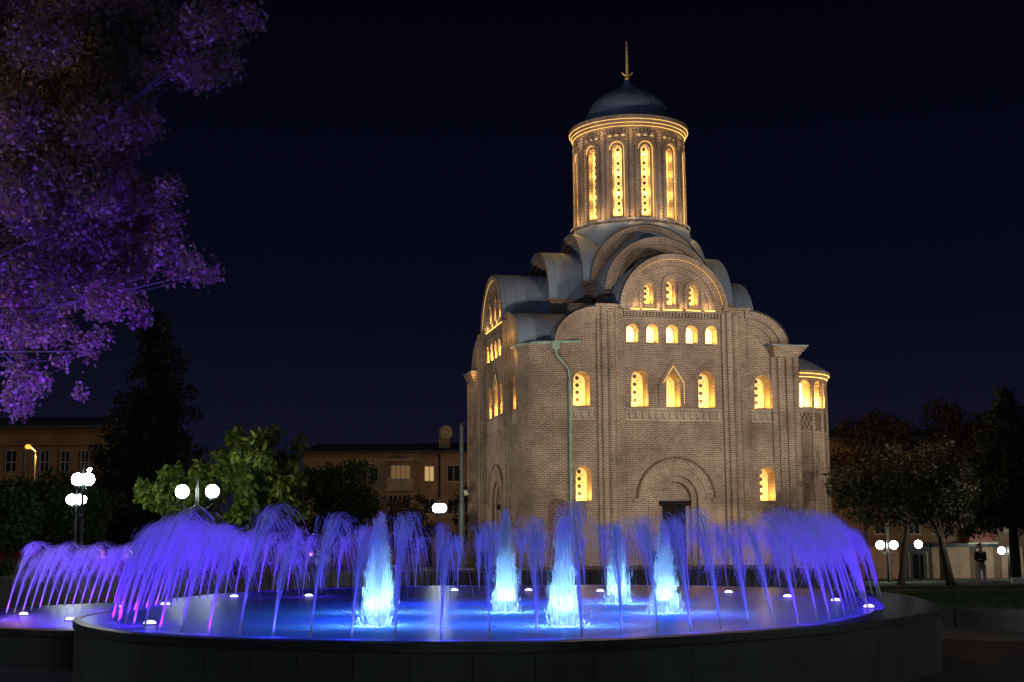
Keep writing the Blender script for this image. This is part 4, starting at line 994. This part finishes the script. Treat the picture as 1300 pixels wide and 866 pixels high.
round_tree('linden_tree', 430, 66, tz, (425, 630), (50, 60), 34, .8, 8000, .22, DKG, 'dark rounded tree between the green tree and the middle building')
round_tree('shrub_tree', 70, 50, tz, (72, 655), (75, 45), 36, .6, 9000, .2, DKG, 'dark low tree under the orange street lamp at far left', r0_=.1)
round_tree('shrub_tree', 150, 58, tz, (150, 660), (40, 35), 20, .6, 5000, .2, DKG, 'dark low tree between the tall cluster lamp and the green tree', r0_=.1)
round_tree('shrub_tree', 8, 47, tz, (8, 655), (30, 50), 16, .6, 5000, .2, DKG, 'dark bush cut by the left edge of the view', r0_=.1)
round_tree('rowan_tree', 545, 78, tz, (520, 665), (40, 34), 22, .5, 2600, .2, RED, 'sparse reddish bare-looking tree before the middle building')
round_tree('rowan_tree', 585, 80, tz, (590, 650), (22, 40), 12, .5, 1600, .2, RED, 'sparse rusty tree beside the grey mast')
round_tree('apple_tree', 1142, 64, lz, (1130, 625), (66, 40), 44, .8, 12000, .2, OLV, 'olive tree with forked curving trunk right of the jets', fork=(1152, 668), r0_=.18)
round_tree('apple_tree', 1205, 60, lz, (1190, 615), (42, 52), 34, .7, 9000, .2, OLV, 'olive tree with a leaning trunk left of the standing person', fork=(1194, 680), r0_=.2)
round_tree('rowan_tree', 1100, 88, lz, (1110, 585), (60, 55), 40, .9, 7000, .24, RED, 'rusty dark tree behind the olive trees right of the church')
round_tree('rowan_tree', 1195, 90, lz, (1210, 560), (66, 50), 40, .9, 7000, .24, RED, 'rusty dark tree above the right-hand shops')
def conifer(px, Y, hz, topy, basey, halfw, label, nl, m, size=.28):
    p = at(px, 700, Y); z0 = hz(p.x, Y); zt = at(px, topy, Y).z-z0; zb = at(px, basey, Y).z-z0; s = Y/F
    t = empty('spruce_tree', (p.x, Y, z0), 0, label, 'tree', 'dark conifers'); cl = []; r = random.Random(int(px))
    N = 26
    for k in range(N):
        f_ = (k+.5)/N; z = zb+(zt-zb)*f_; R = halfw*s*(1-f_)**.75+.3
        for j in range(max(3, int(9*(1-f_)+3))):
            a = r.uniform(0, 2*PI); q = R*r.uniform(.55, 1.05); cl.append((q*math.cos(a), q*math.sin(a), z-.25*q+r.gauss(0, .2), .28+.32*(1-f_)))
            cl.append((q*.5*math.cos(a), q*.5*math.sin(a), z-.1*q, .3+.35*(1-f_)))
    crown('crown', cl, nl, size, m, t, droop=.7, shape=(1, .28))
    b = MB(); b.tube([(0, 0, 0), (0, 0, zt*.5), (0, 0, zt*.98)], [.3, .18, .02], n=8)
    b.build('trunk', BARK, t)
SPRUCE = leafmat('spruce_needles', (.016, .024, .016), (.012, .019, .014), trans=.1)
conifer(190, 56, tz, 395, 672, 78, 'tall dark spruce rising behind the cluster lamp and green tree', 34000, SPRUCE)
conifer(1288, 70, lz, 490, 655, 75, 'tall dark spruce at the right edge behind the standing person', 26000, SPRUCE)
# clipped hedge on the left lawn edge
hd = empty('hedge', (-15.6, 34.6, tz(0, 35)), math.radians(20), 'low dark clipped hedge above the left retaining wall', 'hedge')
cl = [(x, random.uniform(-.3, .3), .22+random.uniform(-.05, .1), .3) for x in np.arange(-7, 3.2, .25)]
crown('foliage', cl, 7000, .09, DKG, hd)

# ================================================================== BUILDINGS
WFR = mat('white_window_frame', (.36, .34, .30), .6); DGL = mat('dark_window_glass', (.02, .022, .03), .12, noise=0)
LG = emat('room_light', (1.0, .62, .25), .55); LG2 = emat('room_light_dim', (1.0, .55, .22), .16)
YBR = brick_mat('yellow_brick', (.36, .25, .15), (.46, .33, .20), (.3, .25, .18), bw=.26, rh=.08, ms=.012, big=.4)
SLATE = mat('slate_roof', (.05, .05, .055), .8, noise=.3, nscale=3)
OCH = mat('ochre_plaster', (.25, .16, .075), .9, noise=.25, nscale=.5)
DARKP = mat('dark_blue_paint', (.05, .065, .075), .5); TAN = mat('tan_plaster', (.42, .27, .18), .9, noise=.2, nscale=1)
def bwindow(par, x0, x1, z0, z1, cols=2, rows=1, glass=None, d=0, fr=.06):
    b = MB(); b.box(x0-.05, x1+.05, d-.06, d+.02, z0-.06, z0)
    for i in range(cols+1):
        x = x0+(x1-x0)*i/cols; b.box(x-fr/2, x+fr/2, d-.05, d+.02, z0, z1)
    for j in range(rows+1):
        z = z0+(z1-z0)*j/rows; b.box(x0, x1, d-.045, d+.02, z-fr/2, z+fr/2)
    wn = b.build('window', WFR, par)
    g = MB(); g.add([(x0, d-.02, z0), (x1, d-.02, z0), (x1, d-.02, z1), (x0, d-.02, z1)]); g.build('pane', glass or DGL, wn)
    return wn
def brick_block(name, Y, xl, xr, ytop, label, m, zb=-1.5, depth=10, px_ref=None, cat='building'):
    a, c = at(xl, ytop, Y), at(xr, ytop, Y); cx = (a.x+c.x)/2
    t = empty(name, (cx, Y, zb), 0, label, cat); hw = (c.x-a.x)/2; h = a.z-zb
    b = MB(); b.box(-hw, hw, 0, depth, 0, h); b.build('wall', m, t)
    b = MB(); b.box(-hw-.35, hw+.35, -.45, depth+.3, h, h+.22)
    b.add([(-hw-.35, -.45, h+.22), (hw+.35, -.45, h+.22), (hw-.5, depth/2, h+1.2), (-hw+.5, depth/2, h+1.2)])
    b.add([(hw+.35, depth+.3, h+.22), (-hw-.35, depth+.3, h+.22), (-hw+.5, depth/2, h+1.2), (hw-.5, depth/2, h+1.2)])
    b.build('roof', SLATE, t)
    def L(px, py): q = at(px, py, Y); return q.x-cx, q.z-zb
    return t, L
# middle building
t, L = brick_block('apartment_building', 110, 385, 640, 577, 'three-storey yellow brick apartment house behind the mast and globe lamp', YBR)
def W_(par, L, x0, y0, x1, y1, **k):
    a, z1 = L(x0, y0); c, z0 = L(x1, y1); return bwindow(par, a, c, z0, z1, **k)
x0, z1 = L(493, 586); x1, z0 = L(525, 666)
BPAN = mat('balcony_panel', (.36, .29, .2), .85, noise=.2); zz = L(0, 610)[1]; z2 = L(0, 627)[1]
for nm_, (bx0, bx1, by, bz0, bz1) in (('balcony_floor', (x0, x1, -1.1, z0-.15, z0)), ('balcony_parapet', (x0, x1, -1.1, z2, zz)), ('balcony_canopy', (x0-.1, x1+.1, -1.2, z1, z1+.15))):
    b = MB(); b.box(bx0, bx1, by, -.02, bz0, bz1); b.build(nm_, BPAN, t)
W_(t, L, 498, 592, 522, 609, cols=4, d=-1.12, glass=LG2); W_(t, L, 495, 629, 523, 664, cols=5, rows=2, d=-1.12)
W_(t, L, 539, 592, 551, 611, cols=2, glass=LG); W_(t, L, 568, 591, 584, 611, cols=2, glass=DGL)
W_(t, L, 470, 594, 480, 611, cols=2); W_(t, L, 538, 633, 552, 652, cols=2); W_(t, L, 568, 633, 583, 652, cols=2); W_(t, L, 594, 632, 604, 662, cols=2, rows=2)
W_(t, L, 594, 592, 604, 611, cols=2); W_(t, L, 497, 677, 507, 694, cols=2, glass=DGL); W_(t, L, 569, 677, 577, 694, cols=2); W_(t, L, 440, 594, 452, 611, cols=2, glass=DGL); W_(t, L, 440, 633, 452, 652, cols=2)
a, zr = L(563, 577); b = MB(); b.box(a-.45, a+.45, 1.5, 2.3, zr-.2, zr+2.0); b.build('chimney', YBR, t)
a, zq = L(558, 577); b = MB(); b.tube([(a, -.1, 0), (a, -.1, zq)], .06, n=6); b.build('drainpipe', IRON, t)
b = MB(); a, zr = L(565, 552); b.lathe([(0.001, -.12), (.3, -.08), (.5, 0), (.56, .08)], n=16); o = b.build('satellite_dish', PLAST, t); o.rotation_euler = (PI/2, 0, .3); o.location = (a, 1.2, zr+.3)
# left building
t, L = brick_block('apartment_building', 82, -60, 165, 546, 'long ochre building lit orange by the street lamp at far left', OCH, zb=-.5)
for (x0, x1) in ((8, 22), (30, 33.5), (52, 62), (78, 88), (104, 112)):
    W_(t, L, x0, 572, x1, 602, cols=2, rows=2); W_(t, L, x0, 628, x1, 652, cols=2, rows=2)
b = MB(); xa, za = L(-50, 566); xb, _ = L(160, 566); b.box(xa, xb, -.18, -.02, za, za+.25); b.box(xa, xb, -.12, -.02, za-1.7, za-1.55); b.build('string_course', OCH, t)
for px in (2, 26, 44, 70, 96, 120): # pilaster strips
    x_1, z_1 = L(px, 572); b = MB(); b.box(x_1-.2, x_1+.2, -.14, -.02, z_1-3, z_1); b.build('pilaster_strip', OCH, t)
# kiosk / shop front with striped awning
p0 = at(112, 690, 76); t = empty('kiosk', (p0.x+1.3, 76, .2), 0, 'small lit kiosk with a red and white striped awning at far left', 'kiosk')
b = MB(); b.box(-1.2, 1.2, 0, 2, 0, 2.3); b.build('cabin', TAN, t)
b = MB()
for i in range(12): b.add([(-1.3+i*.217, -.9, 1.95), (-1.3+(i+1)*.217, -.9, 1.95), (-1.3+(i+1)*.217, -.02, 2.4), (-1.3+i*.217, -.02, 2.4)], None, i % 2)
b.build('awning', [mat('awning_red', (.5, .05, .03), .7), mat('awning_white', (.6, .55, .5), .7)], t)
bwindow(t, -1.0, -.3, .7, 1.8, glass=emat('kiosk_light', (1, .3, .12), 1.0)); bwindow(t, .1, 1.0, .7, 1.8, glass=emat('kiosk_light_warm', (1, .5, .3), .5))
# right building
t, L = brick_block('shop_building', 96, 1040, 1420, 560, 'brown brick building with ground-floor shops at the right', brick_mat('brown_brick', (.22, .12, .06), (.29, .17, .09), (.2, .16, .11), bw=.26, rh=.08, ms=.012), zb=-2.2)
def face_box(par, L, x0, y0, x1, y1, d0, m, name):
    a, z1 = L(x0, y0); c, z0 = L(x1, y1); b = MB(); b.box(a, c, d0, -.01, z0, z1); return b.build(name, m, par)
for (xa, xb) in ((1085, 1142), (1182, 1232), (1238, 1262), (1270, 1300)): face_box(t, L, xa, 695, xb, 740, -.12, TAN, 'plaster_front')
face_box(t, L, 1144, 690, 1182, 740, -.10, DARKP, 'shopfront')
for xa in (1153.5, 1176.5): face_box(t, L, xa, 700, xa+.9, 738, -.16, PLAST, 'door_post')
d_ = face_box(t, L, 1158, 704, 1173, 738, -.14, DARKWOOD, 'door')
face_box(t, L, 1180, 690, 1262, 694, -.6, IRON, 'canopy'); face_box(t, L, 1224, 676, 1257, 689, -1.0, mat('red_balcony_panel', (.20, .05, .035), .7), 'balcony'); face_box(t, L, 1222, 689, 1260, 690.5, -1.1, PLAST, 'balcony_slab')
for (a0, b0, a1, b1, gl) in ((1152, 664, 1168, 678, DGL), (1228, 660, 1252, 675, LG2), (1275, 664, 1285, 674, LG2), (1226, 618, 1240, 630, LG), (1183, 664, 1195, 678, DGL), (1110, 664, 1124, 678, DGL), (1240, 702, 1260, 722, DGL), (1152, 622, 1168, 636, DGL), (1110, 622, 1124, 636, DGL)):
    W_(t, L, a0, b0, a1, b1, cols=3 if a1-a0 > 20 else 2, glass=gl)
# low pale wall at far right edge
p0 = at(1286, 738, 66); b = MB(); b.box(0, 6, 0, .3, 0, .35); o = b.build('planter_wall', mat('pale_kerb', (.6, .62, .6), .7)); o.location = (p0.x, 66, lz(p0.x, 66)-.05)
tag(o, 'low pale stone wall at the right edge behind the person', 'wall')
# ================================================================== CARS
def car(px, Y, hz, rz, col, label, tail=None, s=1.0):
    p = at(px, 700, Y); t = empty('parked_car', (p.x, Y, hz(p.x, Y)+.02), rz, label, 'car', 'cars parked beyond the park')
    prof = [(-2.1, .45), (-2.05, .8), (-1.5, .9), (-.85, 1.4), (.55, 1.43), (1.35, .98), (2.0, .85), (2.1, .5), (2.05, .28), (-2.05, .28)]
    b = MB()
    for i in range(len(prof)):
        a, c = prof[i], prof[(i+1) % len(prof)]
        wa = .72 if a[1] > 1.2 else .85; wc = .72 if c[1] > 1.2 else .85
        b.add([(a[0], -wa, a[1]), (c[0], -wc, c[1]), (c[0], wc, c[1]), (a[0], wa, a[1])])
    for sg in (-1, 1): b.add([(q[0], sg*(.72 if q[1] > 1.2 else .85), q[1]) for q in (prof if sg > 0 else prof[::-1])])
    b.build('body', mat('car_paint', col, .25, .2), t)
    for sg in (-1, 1):
        g = MB(); g.add([(q[0], sg*q[2], q[1]) for q in ((-1.3, .95, .845), (-.8, 1.34, .745), (.5, 1.36, .745), (1.1, .98, .84))]); g.build('side_window', DGL, t)
    g = MB(); g.add([(1.3, -.7, 1.02), (1.3, .7, 1.02), (.62, .62, 1.4), (.62, -.62, 1.4)]); g.build('windscreen', DGL, t)
    for x in (-1.3, 1.3):
        for sg in (-1, 1):
            b = MB(); b.tube([(x, sg*.68, .32), (x, sg*.87, .32)], .32, n=18); w0 = b.build('wheel', FIX, t)
            b = MB(); b.tube([(x, sg*.871, .32), (x, sg*.885, .32)], .19, n=12); b.build('rim', mat('rim', (.4, .4, .42), .3, .8), w0)
    for sg in (-1, 1):
        b = MB(); b.box(2.0, 2.12, sg*.65-.16, sg*.65+.16, .6, .75); b.build('headlight', WFR, t)
        b = MB(); b.box(-2.12, -2.02, sg*.68-.12, sg*.68+.12, .62, .78); b.build('tail_light', tail or mat('red_lens', (.4, .02, .02), .3), t)
    return t
car(8, 60, tz, .15, (.32, .03, .02), 'red car at the far left edge with a glowing tail lamp', emat('tail_glow', (1, .12, .05), 6))
car(345, 74, tz, PI+.1, (.12, .12, .14), 'dark car behind the green tree with a small red light', emat('tail_glow_pink', (1, .15, .2), 10))
car(372, 80, tz, .2, (.65, .66, .66), 'white car between the green tree and the dark rounded tree')
# small blue lit shop sign
p0 = at(407, 678, 90); b = MB(); b.box(-.55, .55, 0, .12, 0, .22); o = b.build('shop_sign', emat('blue_sign_light', (.25, .6, 1), 2.5)); o.location = (p0.x, 90, p0.z)
tag(o, 'small blue lit sign far off under the dark rounded tree', 'sign')
b = MB(); b.tube([(0, .1, -p0.z+.3), (0, .1, 0)], .05, n=6); b.build('sign_post', IRON, o)

# ================================================================== PEOPLE
SKIN = mat('skin', (.42, .25, .18), .6)
def skin_mesh(name, verts, edges, radii, m, parent, root=0, sub=2):
    me = bpy.data.meshes.new(name); me.from_pydata(verts, edges, []); o = bpy.data.objects.new(name, me); C.objects.link(o); o.parent = parent
    me.materials.append(m); md = o.modifiers.new('skin', 'SKIN'); md.use_smooth_shade = True
    if not me.skin_vertices: me.attributes
    sv = me.skin_vertices[0].data
    for i, r in enumerate(radii):
        sv[i].radius = (r, r) if not isinstance(r, tuple) else r; sv[i].use_root = (i == root)
    s = o.modifiers.new('sub', 'SUBSURF'); s.levels = sub; s.render_levels = sub
    return o
def person(x, y, z, rz, label, jacket, trousers, hairc, hold='pockets', stride=.10, h=1.0):
    t = empty('person', (x, y, z), rz, label, 'person'); t.scale = (h, h, h)
    # +x right hand side, -y is the facing direction
    hip, kn, an = .95, .5, .09
    V = [(0, 0, .95), (0, 0, 1.2), (0, .01, 1.42), (0, 0, 1.5), (0, -.01, 1.56)]; R_ = [(.15, .11), (.15, .11), (.13, .09), .055, .06]
    Ed = [(0, 1), (1, 2), (2, 3), (3, 4)]
    for s in (-1, 1):
        b_ = len(V); V += [(s*.1, 0, .9), (s*(.1+stride*.3), -.02, kn), (s*(.1+stride*.5), .02, an), (s*(.11+stride*.5), -.14, .045)]; R_ += [.085, .055, .04, .035]
        Ed += [(0, b_), (b_, b_+1), (b_+1, b_+2), (b_+2, b_+3)]
        b_ = len(V)
        if hold == 'pockets': arm = [(s*.19, .01, 1.40), (s*.27, .05, 1.14), (s*.19, -.10, .97), (s*.17, -.13, .93)]
        else: arm = [(s*.19, .01, 1.40), (s*.24, .02, 1.13), (s*.16, -.2, 1.14), (s*.12, -.26, 1.17)]
        V += arm; R_ += [.05, .04, .032, .028]; Ed += [(2, b_), (b_, b_+1), (b_+1, b_+2), (b_+2, b_+3)]
        for k in range(5):  # fingers and thumb
            c = len(V); wx, wy, wz = arm[3]; sx_ = (k-2)*.012
            V += [(wx+sx_, wy-.03, wz-.035), (wx+sx_*1.1, wy-.035, wz-.075 if k else wz-.05)]; R_ += [.010, .008]; Ed += [(b_+3, c), (c, c+1)]
    # head and face
    hb = len(V); V += [(0, -.012, 1.645), (0, -.005, 1.72)]; R_ += [(.078, .092), (.068, .08)]; Ed += [(4, hb), (hb, hb+1)]
    body = skin_mesh('body', V, Ed, R_, SKIN, t)
    f = MB()
    f.add([(-.012, -.098, 1.65), (.012, -.098, 1.65), (0, -.125, 1.632)]); f.add([(-.012, -.098, 1.65), (0, -.125, 1.632), (0, -.1, 1.685)]); f.add([(.012, -.098, 1.65), (0, -.1, 1.685), (0, -.125, 1.632)])
    for s in (-1, 1): f.tube([(s*.08, .0, 1.63), (s*.086, .005, 1.665), (s*.08, .012, 1.69)], [.008, .014, .008], n=6)
    f.build('face_features', SKIN, body)
    e_ = MB()
    for s in (-1, 1): e_.box(s*.032-.012, s*.032+.012, -.101, -.09, 1.675, 1.685)
    e_.box(-.022, .022, -.101, -.09, 1.606, 1.612); e_.build('eyes_and_mouth', FIX, body)
    skin_mesh('hair', [(0, .01, 1.69), (0, .03, 1.74), (0, .045, 1.66)], [(0, 1), (0, 2)], [(.083, .09), (.072, .082), (.07, .06)], hairc, t)
    J = [(0, .005, .88), (0, .005, 1.2), (0, .015, 1.43), (0, .01, 1.49)]; JR = [(.2, .15), (.19, .145), (.17, .12), .075]; JE = [(0, 1), (1, 2), (2, 3)]
    for s in (-1, 1):
        b_ = len(J)
        if hold == 'pockets': arm = [(s*.20, .01, 1.40), (s*.28, .05, 1.14), (s*.20, -.09, .98)]
        else: arm = [(s*.20, .01, 1.40), (s*.25, .02, 1.13), (s*.17, -.17, 1.135)]
        J += arm; JR += [.075, .065, .052]; JE += [(2, b_), (b_, b_+1), (b_+1, b_+2)]
    skin_mesh('jacket', J, JE, JR, jacket, t)
    T = [(0, 0, .94)]; TR = [(.165, .125)]; TE = []
    for s in (-1, 1):
        b_ = len(T); T += [(s*.1, 0, .84), (s*(.1+stride*.3), -.02, kn), (s*(.1+stride*.5), .02, .13)]; TR += [.105, .078, .062]; TE += [(0, b_), (b_, b_+1), (b_+1, b_+2)]
    skin_mesh('trousers', T, TE, TR, trousers, t)
    for s in (-1, 1): skin_mesh('shoe', [(s*(.1+stride*.5), .05, .055), (s*(.105+stride*.5), -.05, .05), (s*(.115+stride*.5), -.16, .04)], [(0, 1), (1, 2)], [(.05, .05), (.05, .045), (.042, .03)], FIX, t)
    return t
BLK = mat('black_jacket', (.014, .014, .017), .8); PNK = mat('pale_trousers', (.42, .36, .36), .8); HR = mat('brown_hair', (.07, .045, .03), .7)
p = at(1247, 747, 56); person(p.x, 56, lz(p.x, 56), .25, 'person in black jacket and pale trousers standing on the right lawn', BLK, PNK, HR, 'phone', h=.97)
BRJ = mat('brown_jacket', (.16, .09, .07), .8); DKT = mat('dark_trousers', (.03, .03, .045), .8)
p = at(186, 720, 60); person(p.x, 60, tz(p.x, 60), -.3, 'person in brown jacket and dark trousers under the spruce, left of the green tree', BRJ, DKT, HR, 'pockets', stride=.16, h=.99)
p = at(196, 720, 61.5); person(p.x, 61.5, tz(p.x, 61.5), 2.6, 'person in dark clothes just behind the one in the brown jacket', BLK, DKT, HR, 'pockets', stride=.06)
